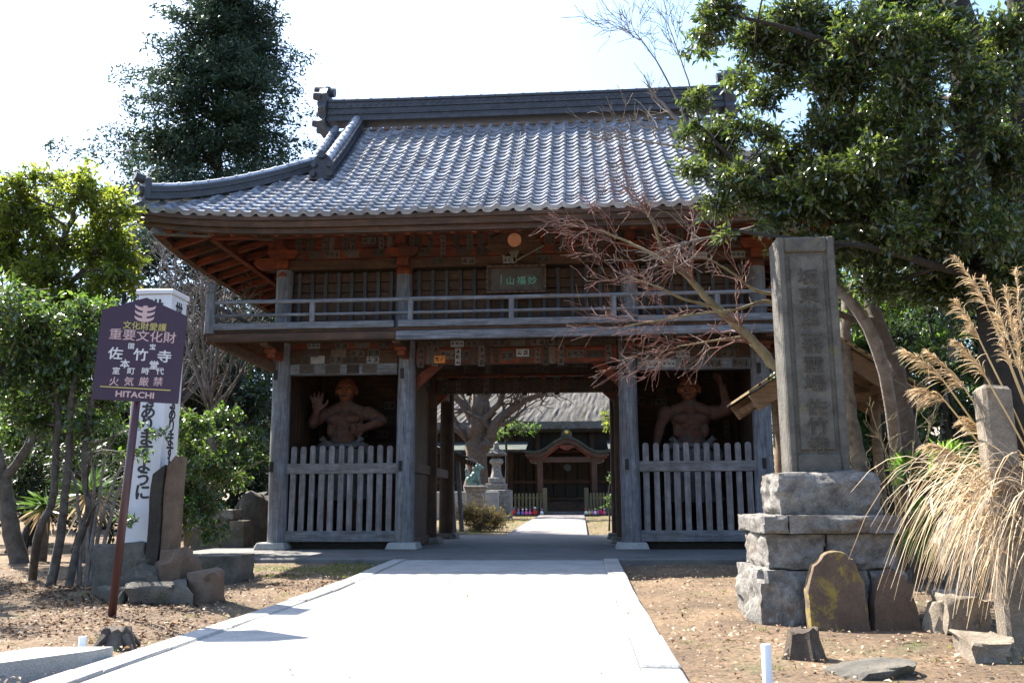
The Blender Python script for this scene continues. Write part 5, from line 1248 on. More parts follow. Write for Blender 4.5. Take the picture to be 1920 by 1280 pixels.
for pts, r in (([(62, 1088), (72, 1000), (98, 940), (105, 850), (108, 760), (90, 660)], .05), ([(95, 1098), (112, 1010), (122, 930), (130, 850), (133, 760), (150, 640)], .055), ([(128, 1100), (146, 1020), (166, 960), (158, 880), (165, 790), (190, 690)], .045)):
    t.trunk([onZ(*pts[0], 0) + np.array([0, 0, -.1])] + [pc(x, y, yb_) for x, y in pts[1:]], r, r * .6, 9)
clumps(t, [(60,660,85,70),(150,640,85,75),(210,670,55,65),(110,730,95,50),(40,755,55,45),(195,755,50,40),(20,610,60,60),(170,580,60,40),(235,620,30,40),(80,600,70,40),(10,700,60,60),(130,690,80,50),(60,790,60,35),(160,800,50,30)], yb_, .35, 480, 14, .08, .9, limb=.02, tw_r=.005, wr=.45); clumps(t, [(268,856,30,15),(300,812,24,14),(255,800,20,12),(240,980,18,14)], -6.95, .05, 520, 10, .06, .6, limb=.012, tw_r=.004, wr=.45); t.done()
for k, (x, y, h) in enumerate(((-5.95, -6.3, 4.1), (-8.6, -3.4, 4.6))):  # added trees, mostly out of view, that shade the left ground
    t = Plant('shade_tree', ('evergreen tree added for shade on the outer side of the dark forked trunk', 'taller evergreen tree added for shade behind the camellia stems')[k], 'tree', (x, y, 0), M_BARK['grey'], ML_CAM, 'added shade trees beside the path'); t.trunk([(x, y, -.1), (x + .1, y, h * .5), (x, y + .1, h)], .12, .05, 8)
    for q in range(12): t.clump((x + rng.uniform(-.9, .9), y + rng.uniform(-.9, .9), h * rng.uniform(.5, 1.1)), (.6, .6, .45), 60, 14, .085, limb=.02)
    t.done()
B6 = onZ(350, 1045, 0)
t = Plant('camellia_shrub', 'glossy camellia shrub reaching towards the gate corner post', 'shrub', np.array([pc(350, 1040, -1.3)[0], -1.3, .04]), M_BARK['maple'], ML_CAM); yb_ = -1.3; r0 = np.array([pc(350, 1040, -1.3)[0], -1.3, 0.0])
for pts in ([(352, 960), (345, 880), (350, 800)], [(362, 960), (390, 890), (430, 830), (470, 800)], [(360, 980), (400, 920), (450, 885), (495, 862)], [(345, 970), (330, 880), (335, 800)]): t.trunk([r0] + [pc(x, y, yb_) for x, y in pts], .035, .012, 7)
clumps(t, [(375,795,55,32),(425,775,40,22),(445,835,62,30),(482,862,30,16),(400,875,70,45),(350,855,50,60),(340,950,50,50),(380,955,60,55),(430,900,50,25),(465,815,35,20),(320,800,40,40),(330,900,40,60),(400,1000,35,25),(315,985,25,35)], yb_, .3, 400, 13, .085, .9, limb=.014, tw_r=.005, wr=.48); t.done()

# conifer
def conifer(label, px, y, topz, basez, half, lean, seed, leader2=True):
    base = np.array([onY(px, 900, y)[0], y, gz(0, y)]); t = Plant('conifer', label, 'tree', base, M_BARK['dark'], ML_CON)
    top = base + np.array([lean, 0, topz]); t.trunk([base, base + (top - base) * .5 + np.array([.15, 0, 0]), top], .34, .04, 10, mult=10)
    if leader2: t.trunk([base + (top - base) * .62, base + (top - base) * .75 + np.array([.7, .2, 0]), top + np.array([1.25, .2, .6])], .14, .03, 8, mult=8)
    lead = [(base, top, 1.0)] + ([(base + (top - base) * .62, top + np.array([1.25, .2, .6]), .55)] if leader2 else [])
    A = []; Bm = []; C = []; LP = []; LD = []; LS = []
    for a, c, wgt in lead:
        n = int(300 * wgt)
        for i in range(n):
            q = (i + rng.uniform(0, 1)) / n; z = basez + (topz - basez) * q if wgt == 1 else None
            p = a + (c - a) * ((z / topz) if wgt == 1 else q); prof = half * (1 - q) ** .6 * (.3 + .85 * rng.random()) * (1 if wgt == 1 else .5) + .5
            if rng.random() < .12: prof *= 1.25
            az_ = rng.uniform(0, 2 * math.pi); d = np.array([math.cos(az_), math.sin(az_), rng.uniform(-.1, .25)]); e = p + d * prof; e[2] -= .09 * prof ** 1.5; m = (p + e) / 2 + np.array([0, 0, .10 * prof])
            A.append(p); Bm.append(m); C.append(e); ns = int(8 + 12 * prof)
            tt = rng.uniform(.25, 1.0, ns)[:, None]; P = (1 - tt) ** 2 * p + 2 * tt * (1 - tt) * m + tt * tt * e
            side = np.cross(d, [0, 0, 1.0]); sp = rng.uniform(-1, 1, ns)[:, None] * (1.05 - tt) * .55 * prof ** .6
            P2 = P + side * sp + np.array([0, 0, -.12]) * np.abs(sp) + rng.normal(size=(ns, 3)) * .12
            k = 8; LP.append(np.repeat(P2, k, 0) + rng.normal(size=(ns * k, 3)) * .11); dd = d * .6 + side * np.sign(sp) * .6; LD.append(np.repeat(dd, k, 0) + rng.normal(size=(ns * k, 3)) * .55 + np.array([0, 0, -.15])); LS.append(rng.uniform(.10, .24, ns * k))
    t.tw.append(twig_arrays(np.array(A), np.array(Bm), np.array(C), .035, .008))
    t.lv.append(leaf_arrays(np.concatenate(LP), np.concatenate(LD), np.concatenate(LS), .33, upb=.5, curl=.2)); t.done()
conifer('tall dark conifer with two leaders rising behind the gate roof', 372, 14.0, 20.5, 3.5, 5.3, -.2, 1)

# bare branching plants
def grow(b, p, d, L, r, lev, spread, curve, seglist, nseg=4, kids=(3, 5), up=.15, minr=.0035):
    pts = [p]; dd = d / np.linalg.norm(d)
    for k in range(nseg):
        dd = unit(dd + rng.normal(size=3) * curve + np.array([0, 0, up * .25])); pts.append(pts[-1] + dd * L / nseg)
    seglist.append((pts, [max(minr, r * (1 - .55 * k / nseg)) for k in range(nseg + 1)]))
    if lev > 0:
        for k in range(rng.integers(kids[0], kids[1] + 1)):
            i = rng.integers(1, nseg + 1); ax = unit(rng.normal(size=3)); nd = unit(unit(pts[i] - pts[i - 1]) + unit(np.cross(dd, ax)) * spread * rng.uniform(.6, 1.3))
            grow(b, pts[i], nd, L * rng.uniform(.5, .8), r * .55, lev - 1, spread, curve, seglist, max(3, nseg - 1), kids, up, minr)
def bare(name, label, cat, base, mains, mat_main, mat_twig, lev, Lk, spread=.8, curve=.18, kids=(3, 5), nper=7, up=.2, group=None, minr=.0035, start=.3):
    root = thing(name, label, cat, base, group); bt = MB(); segs = []
    for pts, r0, r1 in mains:
        L = smoothline(pts, 6); rs = np.linspace(r0, r1, len(L)); L = [p + rng.normal(size=3) * r0 * .12 for p in L]; bt.tube(L, list(rs), 8)
        m = len(L)
        for k in range(nper):
            i = int(m * rng.uniform(start, .97)); i = min(max(i, 1), m - 1); dd = unit(L[i] - L[i - 1]); nd = unit(dd + unit(np.cross(dd, rng.normal(size=3))) * spread)
            grow(None, L[i], nd, Lk * rng.uniform(.5, 1.1), rs[i] * .45, lev, spread, curve, segs, 4, kids, up, minr)
        dd = unit(L[-1] - L[-2]); grow(None, L[-1], dd, Lk * .7, r1 * .8, lev, spread, curve, segs, 4, kids, up, minr)
    o = bt.build('trunk', mat_main, root); autosmooth(o.data, 60)
    tb_ = MB(); 
    for pts, rs in segs: tb_.tube(pts, rs, 4, False)
    if tb_.v:
        me = npmesh('twigs', *mb_np(tb_), mat_twig); tag(link('twigs', me, root), kind='stuff')
    return root
mb_ = onZ(1600, 1085, 0); ym = -5.9
mains = [([mb_, pc(1570, 850, -5.7), pc(1530, 750, -5.8), pc(1460, 690, -5.9), pc(1395, 625, ym), pc(1330, 565, ym), pc(1285, 515, ym)], .075, .03),
         ([pc(1285, 515, ym), pc(1245, 470, ym), pc(1225, 420, ym - .1), pc(1205, 385, ym - .1)], .026, .012),
         ([pc(1285, 515, ym), pc(1230, 480, ym + .1), pc(1180, 455, ym + .2), pc(1120, 430, ym + .2)], .022, .010),
         ([pc(1340, 575, ym), pc(1280, 560, ym - .2), pc(1240, 540, ym - .3), pc(1180, 520, ym - .3)], .018, .008),
         ([pc(1480, 600, -6.0), pc(1440, 565, -6.1), pc(1380, 580, -6.2), pc(1300, 590, -6.2), pc(1170, 612, -6.3)], .022, .008),
         ([pc(1500, 560, -6.0), pc(1420, 545, -6.0), pc(1370, 510, -6.0), pc(1320, 480, -6.0)], .022, .008),
         ([pc(1400, 630, ym), pc(1330, 640, ym), pc(1270, 650, ym)], .014, .006)]
bare('maple_tree', 'bare maple with red twigs spreading across the gate balcony', 'tree', mb_, mains, M_BARK['maple'], M_BARK['redtwig'], 2, .55, .75, .16, (3, 5), 6, .1, None, .0022, .45)
mains = [([onZ(1700, 1075, 0), pc(1660, 700, -6.0), pc(1560, 520, -6.3), pc(1480, 410, -6.5), pc(1400, 330, -6.6), pc(1290, 245, -6.7), pc(1240, 190, -6.7)], .07, .012),
         ([pc(1480, 410, -6.5), pc(1400, 430, -6.5), pc(1310, 450, -6.5), pc(1240, 470, -6.5)], .025, .008), ([pc(1400, 330, -6.6), pc(1330, 290, -6.5), pc(1240, 270, -6.4), pc(1170, 260, -6.4)], .02, .006),
         ([pc(1300, 255, -6.7), pc(1240, 130, -6.7), pc(1190, 60, -6.7)], .012, .005), ([pc(1320, 270, -6.7), pc(1290, 150, -6.6), pc(1250, 40, -6.6)], .012, .004)]
bare('bare_sapling', 'bare grey-twigged sapling leaning over the gate roof behind the evergreen', 'tree', onZ(1700, 1075, 0), mains, M_BARK['twig'], M_BARK['twig'], 2, .42, .7, .15, (2, 4), 7, .3, None, .003, .5)
GS = 'bare shrubs beside the gate'
for k, (px, y, lab, targets) in enumerate(((400, 2.6, 'bare branching shrub behind the glossy camellia shrub', [(345, 560), (400, 520), (450, 590), (380, 460), (310, 480), (480, 640), (430, 500)]),
                                    (330, 5.5, 'bare grey tree behind the white square post', [(250, 420), (330, 400), (400, 450), (300, 500), (450, 520), (210, 380), (500, 560), (370, 540)]))):
    b0 = np.array([onY(px, 900, y)[0], y, gz(0, y)]); fork = pc(px - 5, 770, y)
    mains = [([b0, (b0 + fork) / 2 + np.array([.05, 0, 0]), fork], .10, .07)]
    for tx_, ty_ in targets: mains.append(([fork, pc((px + tx_) / 2 + rng.uniform(-10, 10), (760 + ty_) / 2 + 15, y + rng.uniform(-.4, .4)), pc(tx_, ty_, y + rng.uniform(-.7, .7))], .05, .014))
    bare('bare_shrub', lab, 'shrub', b0, mains, M_BARK['twig'], M_BARK['twig'], 2, .95, .75, .2, (3, 4), 6, .3, GS, .006)
b0 = onZ(165, 1098, 0)
mains = [([b0 + np.array([dx_, 0, -.05]), pc(x1, 1000, b0[1]), pc(x2, 900, b0[1] + .1), pc(x3, 840, b0[1] + .1)], .028, .010) for dx_, x1, x2, x3 in ((-.1, 150, 140, 110), (-.03, 175, 190, 200), (.03, 185, 215, 250), (.08, 200, 230, 290), (0, 165, 178, 160))]
bare('bare_shrub', 'pale multi-stemmed leafless shrub beside the camellia trunks', 'shrub', b0, mains, M_BARK['twig'], M_BARK['twig'], 1, .35, .8, .2, (2, 4), 5, .2, GS, .0035)
b0 = onZ(1700, 1120, 0) + np.array([0, .5, 0])
mains = [([b0, pc(x1, 950, b0[1]), pc(x2, y2, b0[1])], .010, .004) for x1, x2, y2 in ((1660, 1600, 830), (1650, 1570, 860), (1690, 1640, 790), (1700, 1720, 760), (1680, 1660, 850), (1660, 1540, 880), (1710, 1740, 820))]
bare('budding_shrub', 'thin budding shrub of wiry brown twigs next to the pedestal', 'shrub', b0, mains, M_BARK['maple'], M_BARK['maple'], 1, .30, .7, .2, (2, 4), 5, .2, GS, .003)

# ribbons: yucca, palm, pampas
def ribbon_arrays(pts, w0, w1, upv=None):
    """pts (N, M, 3) -> tapered ribbons"""
    N, Mm, _ = pts.shape; d = np.gradient(pts, axis=1); up_ = rng.normal(size=(N, 1, 3)) * .5 + np.array([0, 0, 1.0]) if upv is None else upv
    sd = unit(np.cross(d, np.broadcast_to(up_, d.shape))); tt = np.linspace(0, 1, Mm)[None, :, None]; wv = (w0 * (1 - tt) ** .6 + w1) * np.minimum(1, .35 + tt * 6)
    V = np.stack([pts - sd * wv / 2, pts + sd * wv / 2], 2).reshape(N, Mm * 2, 3); o = (np.arange(N) * Mm * 2)[:, None]
    F_ = [o + np.array([[2*i, 2*i+1, 2*i+3, 2*i+2]]) for i in range(Mm - 1)]; return V.reshape(-1, 3), np.concatenate(F_, 0)
def arcs(base, d, L, sag, Mm=7):
    N = len(d); t = np.linspace(0, 1, Mm)[None, :, None]; d = unit(d)[:, None, :]; return base[:, None, :] + d * t * L[:, None, None] + np.array([0, 0, -1.0]) * (t ** 2.2) * (sag * L)[:, None, None]
for k, (px, py, y, Ln, n, lab) in enumerate(((170, 925, -2.6, .62, 110, 'spiky green yucca clump behind the bare pale stems'), (85, 950, -2.0, .5, 80, 'spiky green yucca clump beside the dark forked trunk'))):
    c = pc(px, py, y); root = thing('yucca', lab, 'plant', (c[0], y, gz(0, y)), 'yuccas under the trees')
    MB().tube([(c[0], y, 0), (c[0] + .02, y, c[2])], [.09, .07], 9).build('stem', M_BARK['grey'], root)
    d = rng.normal(size=(n, 3)); d[:, 2] = np.abs(d[:, 2]) * .8 - .15; V, F_ = ribbon_arrays(arcs(np.repeat(c[None], n, 0) + rng.normal(size=(n, 3)) * .03, d, Ln * rng.uniform(.7, 1.1, n), np.full(n, .12)), .04, .004); link('leaves', npmesh('leaves', V, F_, ML_YUC), root)
    d = rng.normal(size=(40, 3)); d[:, 2] = -np.abs(d[:, 2]); V, F_ = ribbon_arrays(arcs(np.repeat(c[None], 40, 0), d, Ln * rng.uniform(.6, .9, 40), np.full(40, .3)), .035, .004); link('dead_leaves', npmesh('dead_leaves', V, F_, M_STRAW), root)
root = thing('fan_palm', 'young fan palm with bright green pleated leaves beside the leaning trunk', 'palm', onZ(1745, 1100, 0) + np.array([0, .3, 0])); yb_ = -5.3
for (px, py, ax_, L) in ((1752, 905, 75, .33), (1742, 960, 200, .32), (1700, 880, 150, .3), (1790, 870, 40, .34), (1720, 1000, 235, .28), (1770, 860, 95, .3)):
    c = pc(px, py, yb_); b = MB().tube(smoothline([pc(1745, 1060, yb_), pc((1745 + px) / 2 + 4, 980, yb_), c], 4), .009, 5); b.build('stalk', ML_PALM, root)
    n = 20; a = np.radians(ax_ + np.linspace(-85, 85, n)); d = np.stack([np.cos(a), rng.normal(size=n) * .15 - .35, np.sin(a)], 1); V, F_ = ribbon_arrays(arcs(np.repeat(c[None], n, 0), d, L * rng.uniform(.85, 1.05, n), np.full(n, .18)), .034, .006, np.array([0, -1.0, .3])); link('fan', npmesh('fan', V, F_, ML_PALM), root)
root = thing('fan_palm', 'dark fan palm behind the thin pale trunk', 'palm', (float(pc(1815, 900, -2.5)[0]), -2.5, .03))
for (px, py, ax_) in ((1790, 850, 120), (1830, 830, 80), (1850, 870, 30), (1810, 880, 200), (1825, 850, 100)):
    c = pc(px, py, -2.5); MB().tube([(c[0], -2.5, 0), c], .012, 5).build('stalk', ML_YUC, root); n = 22; a = np.radians(ax_ + np.linspace(-95, 95, n)); d = np.stack([np.cos(a), rng.normal(size=n) * .2 - .2, np.sin(a)], 1)
    V, F_ = ribbon_arrays(arcs(np.repeat(c[None], n, 0), d, .5 * rng.uniform(.85, 1.05, n), np.full(n, .15)), .035, .005, np.array([0, -1.0, .3])); link('fan', npmesh('fan', V, F_, ML_YUC), root)

# pampas grass
pb = onZ(1985, 1228, 0) + np.array([.22, .1, 0]); pm = thing('pampas_grass', 'golden dry pampas grass clump with arching blades and feathery plumes', 'grass clump', pb); n = 520
base_ = np.repeat(pb[None], n, 0) + np.stack([rng.normal(size=n) * .10, rng.normal(size=n) * .10, np.zeros(n)], 1)
az_ = rng.uniform(0, 2 * math.pi, n); az_[:380] = rng.normal(math.pi * 1.02, .5, 380); el_ = rng.uniform(1.25, 1.5, n); L = rng.uniform(1.2, 2.15, n)
d = np.stack([np.cos(az_) * np.cos(el_), np.sin(az_) * np.cos(el_), np.sin(el_)], 1); tq = np.linspace(0, 1, 14)[None, :, None]; hz = np.stack([np.cos(az_), np.sin(az_), 0 * az_], 1)[:, None, :]
pts = base_[:, None, :] + d[:, None, :] * tq * L[:, None, None] + hz * (tq ** 2) * (L * .24)[:, None, None] + np.array([0, 0, -1.0]) * (tq ** 4) * (L * rng.uniform(.45, .85, n))[:, None, None]
pts[:, :, 2] = np.maximum(pts[:, :, 2], .02); V, F_ = ribbon_arrays(pts, .010, .0018, rng.normal(size=(n, 1, 3)) * .6 + np.array([0, -.4, .8])); link('blades', npmesh('blades', V, F_, M_STRAW), pm)
M_STALK = plain('straw_stalk', (.5, .34, .14), .6)
for (px, py, qx, qy) in ((1788, 482, 1850, 575), (1842, 520, 1892, 640), (1790, 565, 1838, 640), (1692, 658, 1770, 715), (1735, 660, 1810, 730), (1788, 640, 1850, 710), (1715, 735, 1775, 755), (1808, 790, 1850, 820), (1885, 540, 1905, 650), (1905, 500, 1915, 620), (1740, 840, 1800, 860), (1905, 600, 1915, 700), (1865, 590, 1895, 690)):
    y = pb[1] + rng.uniform(-.25, .1); tip = pc(px, py, y); neck = pc(qx, qy, y); pl = MB().tube(smoothline([pb + rng.normal(size=3) * np.array([.06, .06, 0]), (pb + neck) / 2 + np.array([.06, 0, .08]), neck, (tip + neck) / 2 + np.array([.0, 0, .03]), tip], 5), [.0055] * 10 + [.0045] * 5 + [.003] * 6, 5)
    o = pl.build('stalk', M_STALK, pm); m = 130; tt = rng.uniform(0, .95, m)[:, None]; P = neck + (tip - neck) * tt + np.array([0, 0, .03]) * np.sin(tt * 3); dd = unit((tip - neck)[None]) + rng.normal(size=(m, 3)) * .30
    q = np.linspace(0, 1, 5)[None, :, None]; LL = (.16 * (1 - tt[:, 0] * .5) * rng.uniform(.6, 1.1, m))[:, None, None]; pts = P[:, None, :] + unit(dd)[:, None, :] * q * LL + np.array([-.02, 0, -1.0]) * q ** 2 * LL * .55
    V, F_ = ribbon_arrays(pts, .0048, .0012); link('plume', npmesh('plume', V, F_, M_STRAW), o)

# litter and grass on the ground
n = 22000; X = rng.uniform(-7, 7, n); Yv = -12.2 + 9.4 * rng.random(n) ** 1.3; ok = (np.abs(X) > 1.62) | (rng.random(n) < .012); X, Yv = X[ok], Yv[ok]; n = len(X)
Zv = np.array([gz(x, y) + (.06 if abs(x) < 1.6 else .014) + .03 * noise.noise((x * .5, y * .5, 1)) for x, y in zip(X, Yv)])
d = rng.normal(size=(n, 3)); d[:, 2] *= .25; V, F_ = leaf_arrays(np.stack([X, Yv, Zv], 1), d, rng.uniform(.014, .055, n) * rng.uniform(.6, 1.1, n), .5, upb=1.5, curl=.2)
ML_LIT = leafmat('fallen_dry_leaf', (.06, .03, .015), (.44, .35, .25), .15, (.4, .25, .12), .7, .2)
tag(link('leaf_litter', npmesh('leaf_litter', V, F_, ML_LIT)), 'brown and pale fallen leaves scattered over the bare soil', 'litter', kind='stuff')
n = 16000; X = rng.uniform(-6.5, -1.62, n); Yv = rng.uniform(-10.6, -4.2, n); k = np.array([noise.noise((x * .9, y * .9, 3)) + .45 * noise.noise((x * 2.5, y * 2.5, 8)) for x, y in zip(X, Yv)]) + rng.normal(size=n) * .12 > .05; X, Yv = X[k], Yv[k]; n = len(X)
Zv = np.array([gz(x, y) + .014 + .03 * noise.noise((x * .5, y * .5, 1)) for x, y in zip(X, Yv)]); d = rng.normal(size=(n, 3)); d[:, 2] *= .25; V, F_ = leaf_arrays(np.stack([X, Yv, Zv], 1), d, rng.uniform(.02, .06, n), .5, upb=1.5, curl=.2)
tag(link('leaf_drift', npmesh('leaf_drift', V, F_, leafmat('dark_brown_leaf', (.025, .013, .007), (.15, .085, .045), .1, (.2, .1, .05), .7, .2))), 'drifts of dark brown leaves around the rocks and slim trunks', 'litter', kind='stuff')  # darker brown than the scattered litter, left side only
def grass(label, X, Yv, L, mt):
    n = len(X); Zv = np.array([gz(x, y) for x, y in zip(X, Yv)]); d = rng.normal(size=(n, 3)) * .5; d[:, 2] = 1; V, F_ = ribbon_arrays(arcs(np.stack([X, Yv, Zv], 1), d, L * rng.uniform(.5, 1.2, n), np.full(n, .35), 4), .006, .001); tag(link('grass', npmesh('grass', V, F_, mt)), label, 'grass', kind='stuff')
ML_GRS = leafmat('short_grass', (.06, .085, .018), (.17, .18, .045), .4, (.3, .36, .06), .5, .3)
n = 9000; X = rng.uniform(-5.2, -1.65, n); Yv = rng.uniform(-4.6, -2.55, n); k = np.array([noise.noise((x * 1.3, y * 1.3, 7)) for x, y in zip(X, Yv)]) > -.1; grass('short patchy grass between the rocks and the platform', X[k], Yv[k], .05, ML_GRS)
cx_ = rng.uniform(0, 1, 170); X = np.concatenate([rng.uniform(1.7, 6, 90), rng.uniform(-7, -1.7, 140)]); Yv = rng.uniform(-11.5, -5, 230); X = np.repeat(X, 14) + rng.normal(size=230 * 14) * .03; Yv = np.repeat(Yv, 14) + rng.normal(size=230 * 14) * .03; grass('tiny scattered weed tufts on the bare soil', X, Yv, .03, ML_GRS)
n = 30000; X = rng.uniform(-5, 5, n); Yv = rng.uniform(7.1, 24, n); k = (X < -.85) | (X > 1.3); grass('mown grass either side of the courtyard path', X[k], Yv[k], .07, ML_GRS)
# ------------------------------------------------------------------ courtyard beyond the gate: main hall and its things
HY = 29.6
hz0 = .42
M_THATCH = stone('grey_thatch', (.05, .044, .038), (.15, .135, .115), 18, (.05, .05, .025), 1.5, bmp=1.0)
M_COPPER = stone('verdigris_copper', (.016, .024, .018), (.038, .052, .038), 5, (.10, .08, .05), 2, bmp=.3, speck=False)
hall = thing('temple_hall', 'dark wooden temple hall with thick thatched roof and curved porch gable', 'temple hall', (1.0, HY + 4, hz0))
hx = float(onY(1060, 900, HY)[0])
eave_z = float(onY(1060, 793, HY - .9)[2])
# thatched roof: hipped, with shaggy courses
b = MB(); n = 120; rows_ = 26
L0, L1, D0 = 9.0, 4.2, 6.2
def th(u, v):
    # v 0 eave .. 1 ridge ; u -1..1 on the front
    x = hx + u * (L0 + (L1 - L0) * v); y = HY - 1.1 + D0 * v; z = eave_z + .05 + 5.6 * (v ** .92) + .06 * noise.noise((u * 60, v * 34, 0)) + .05 * noise.noise((u * 140, v * 80, 4)); return (x, y + .06 * noise.noise((u * 50, v * 40, 9)), z)
V = [th(-1 + 2 * i / n, j / rows_) for j in range(rows_ + 1) for i in range(n + 1)]
b.add(V, [(j*(n+1)+i, j*(n+1)+i+1, (j+1)*(n+1)+i+1, (j+1)*(n+1)+i) for j in range(rows_) for i in range(n)])
b.add([(hx - L0, HY - 1.1, eave_z + .05), (hx - L0, HY + 10, eave_z + .05), (hx - L1, HY + 5.1, eave_z + 5.65)], [(0, 1, 2)]); b.add([(hx + L0, HY - 1.1, eave_z + .05), (hx + L0, HY + 10, eave_z + .05), (hx + L1, HY + 5.1, eave_z + 5.65)], [(0, 1, 2)])
V = []
for i in range(n + 1):
    x = hx + (-1 + 2 * i / n) * L0
    for y, z in ((HY - 1.1, .08), (HY - 1.12, -.28 + .05 * noise.noise((x * 8, 0, 0))), (HY - .5, -.42), (HY + .2, -.3)): V.append((x, y + .05 * noise.noise((x * 9, z, 0)), eave_z + z))
b.add(V, [(i*4+j, i*4+j+1, (i+1)*4+j+1, (i+1)*4+j) for i in range(n) for j in range(3)])
b.build('thatched_roof', M_THATCH, hall)
# body
wall = MB().box(hx - 7, hx + 7, HY, HY + 8, hz0, eave_z - .1).build('wall', M_DARK['Z'], hall)
for x in (-6.5, -4.6, -2.7, -1.35, 1.35, 2.7, 4.6, 6.5):
    MB().lathe([(.16, hz0 + .6), (.15, eave_z - .2)], (hx + x, HY - .12, 0), 12).build('column', M_BRN['Z'], hall, True)
for z in (hz0 + .62, hz0 + 1.45, hz0 + 2.95): MB().box(hx - 6.6, hx + 6.6, HY - .22, HY - .04, z, z + .16, .01).build('wall_beam', M_BRN['X'], hall)
for k in range(4):
    x = hx - 1.2 + k * .6; dr = MB().box(x + .02, x + .58, HY - .09, HY - .03, hz0 + .8, hz0 + 2.9, .008).build('door_leaf', M_DARK['Z'], hall)
    for q in range(5): MB().box(x + .07 + q * .1, x + .1 + q * .1, HY - .12, HY - .085, hz0 + 1.7, hz0 + 2.85).build('lattice_bar', M_BRN['Z'], dr)
    MB().box(x + .06, x + .54, HY - .12, HY - .085, hz0 + 1.58, hz0 + 1.66).build('door_rail', M_BRN['X'], dr)
for s in (-1, 1):
    for k in range(3):
        x = hx + s * (1.6 + k * .38); MB().box(min(x, x + s * .34), max(x, x + s * .34), HY - .07, HY - .01, hz0 + .8, hz0 + 2.9, .008).build('shutter', M_DARK['Z'], hall)
MB().box(hx - 7.2, hx + 7.2, HY - 1.2, HY - .05, hz0 + .5, hz0 + .6, .01).build('veranda', M_DARK['X'], hall)
for k in range(4): MB().box(hx - 1.35, hx + 1.35, HY - 2.5 + k * .33, HY - 1.2, hz0 - .05 + k * .15, hz0 + .1 + k * .15, .01).build('step', M_BRN['X'] if k else M_GRAN, hall)
# porch with undulating gable
py_ = HY - 3.0; pz = float(onY(1060, 822, py_)[2]); pe = float(onY(985, 850, py_)[2]); pw = float(onY(1143, 848, py_)[0] - onY(985, 848, py_)[0]) / 2; pxc_ = float(onY(1063, 848, py_)[0])
def kara(t):   # t -1..1
    a = abs(t); return pe + (pz - pe) * (.5 + .5 * math.cos(min(1, a / .74) * math.pi)) + .07 * max(0, (a - .72) / .28) ** 1.5
def karastrip(name, mat, y0, y1, up, th_, sc=1.0, n=40):
    b = MB(); V = []
    for i in range(n + 1):
        t = -1 + 2 * i / n; x = pxc_ + t * pw * sc; z = kara(t) + up
        V += [(x, y0, z), (x, y1, z), (x, y1, z - th_), (x, y0, z - th_)]
    b.add(V, [(i*4+j, i*4+(j+1) % 4, (i+1)*4+(j+1) % 4, (i+1)*4+j) for i in range(n) for j in range(4)] + [(0, 1, 2, 3), tuple(4 * n + j for j in range(4))]); return b.build(name, mat, hall)
pr = karastrip('porch_roof', M_COPPER, py_ - .1, HY - .3, .12, .12, 1.04)
karastrip('porch_barge', M_BRN['X'], py_ - .05, py_ + .08, -.005, .20, .99); karastrip('porch_inner_barge', M_RED['X'], py_ + .06, py_ + .2, -.18, .12, .95)
for s in (-1, 1):
    b = MB(); b.add([(pxc_ + s * pw * .98, py_, pe + .2), (pxc_ + s * 6.5, py_ + .3, pe + .22), (pxc_ + s * 6.5, HY - .6, pe + .75), (pxc_ + s * pw * .98, HY - .6, pe + .75), (pxc_ + s * pw * .98, py_, pe + .1), (pxc_ + s * 6.5, py_ + .3, pe + .1)], [(0, 1, 2, 3), (0, 4, 5, 1)]); b.build('porch_side_roof', M_COPPER, hall)
    cxp = pxc_ + s * (float(onY(1112, 900, py_)[0] - onY(1010, 900, py_)[0]) / 2)
    MB().box(cxp - .13, cxp + .13, py_ + .05, py_ + .31, hz0, pe - .05, .03).build('porch_column', M_BRN['Z'], hall)
    MB().box(cxp - .2, cxp + .2, py_, py_ + .36, pe - .18, pe - .02, .03).build('bracket_block', M_BRN['X'], hall)
    b = MB(); b.prism([(cxp + s * .13, pe - .5), (cxp + s * .45, pe - .42), (cxp + s * .5, pe - .3), (cxp + s * .13, pe - .22)][::s], py_ + .1, py_ + .26); b.build('beam_nose', M_SAND, hall)
MB().box(pxc_ - pw * .85, pxc_ + pw * .85, py_ + .08, py_ + .28, pe - .42, pe - .16, .02).build('rainbow_beam', M_BRN['X'], hall)
b = MB(); b.prism([(pxc_ - .35, pz - .42), (pxc_, pz - .56), (pxc_ + .35, pz - .42), (pxc_ + .3, pz - .3), (pxc_ - .3, pz - .3)], py_ - .08, py_ + .02); b.build('gable_pendant', M_RED['X'], hall)
b = MB(); b.prism([(pxc_ - .28, pz + .08), (pxc_ + .28, pz + .08), (pxc_ + .24, pz + .3), (pxc_ + .1, pz + .46), (pxc_, pz + .56), (pxc_ - .1, pz + .46), (pxc_ - .24, pz + .3)], py_ - .12, py_ + .1); om = b.build('ridge_ornament', M_COPPER, hall)
b = MB(); b.add(*ico((pxc_, py_ - .13, pz + .3), (.1, .04, .09), 2)); b.build('gold_crest', plain('gilding', (.6, .42, .08), .35, metallic=.6), om, True)
o = link('hanging_gong', MB().lathe([(.02, -.1), (.17, -.08), (.2, 0), (.17, .08), (.02, .1)], (0, 0, 0), 14).mesh('hanging_gong', M_COPPER), hall, (pxc_, py_ + .5, pe - .62), (rad(90), 0, 0))

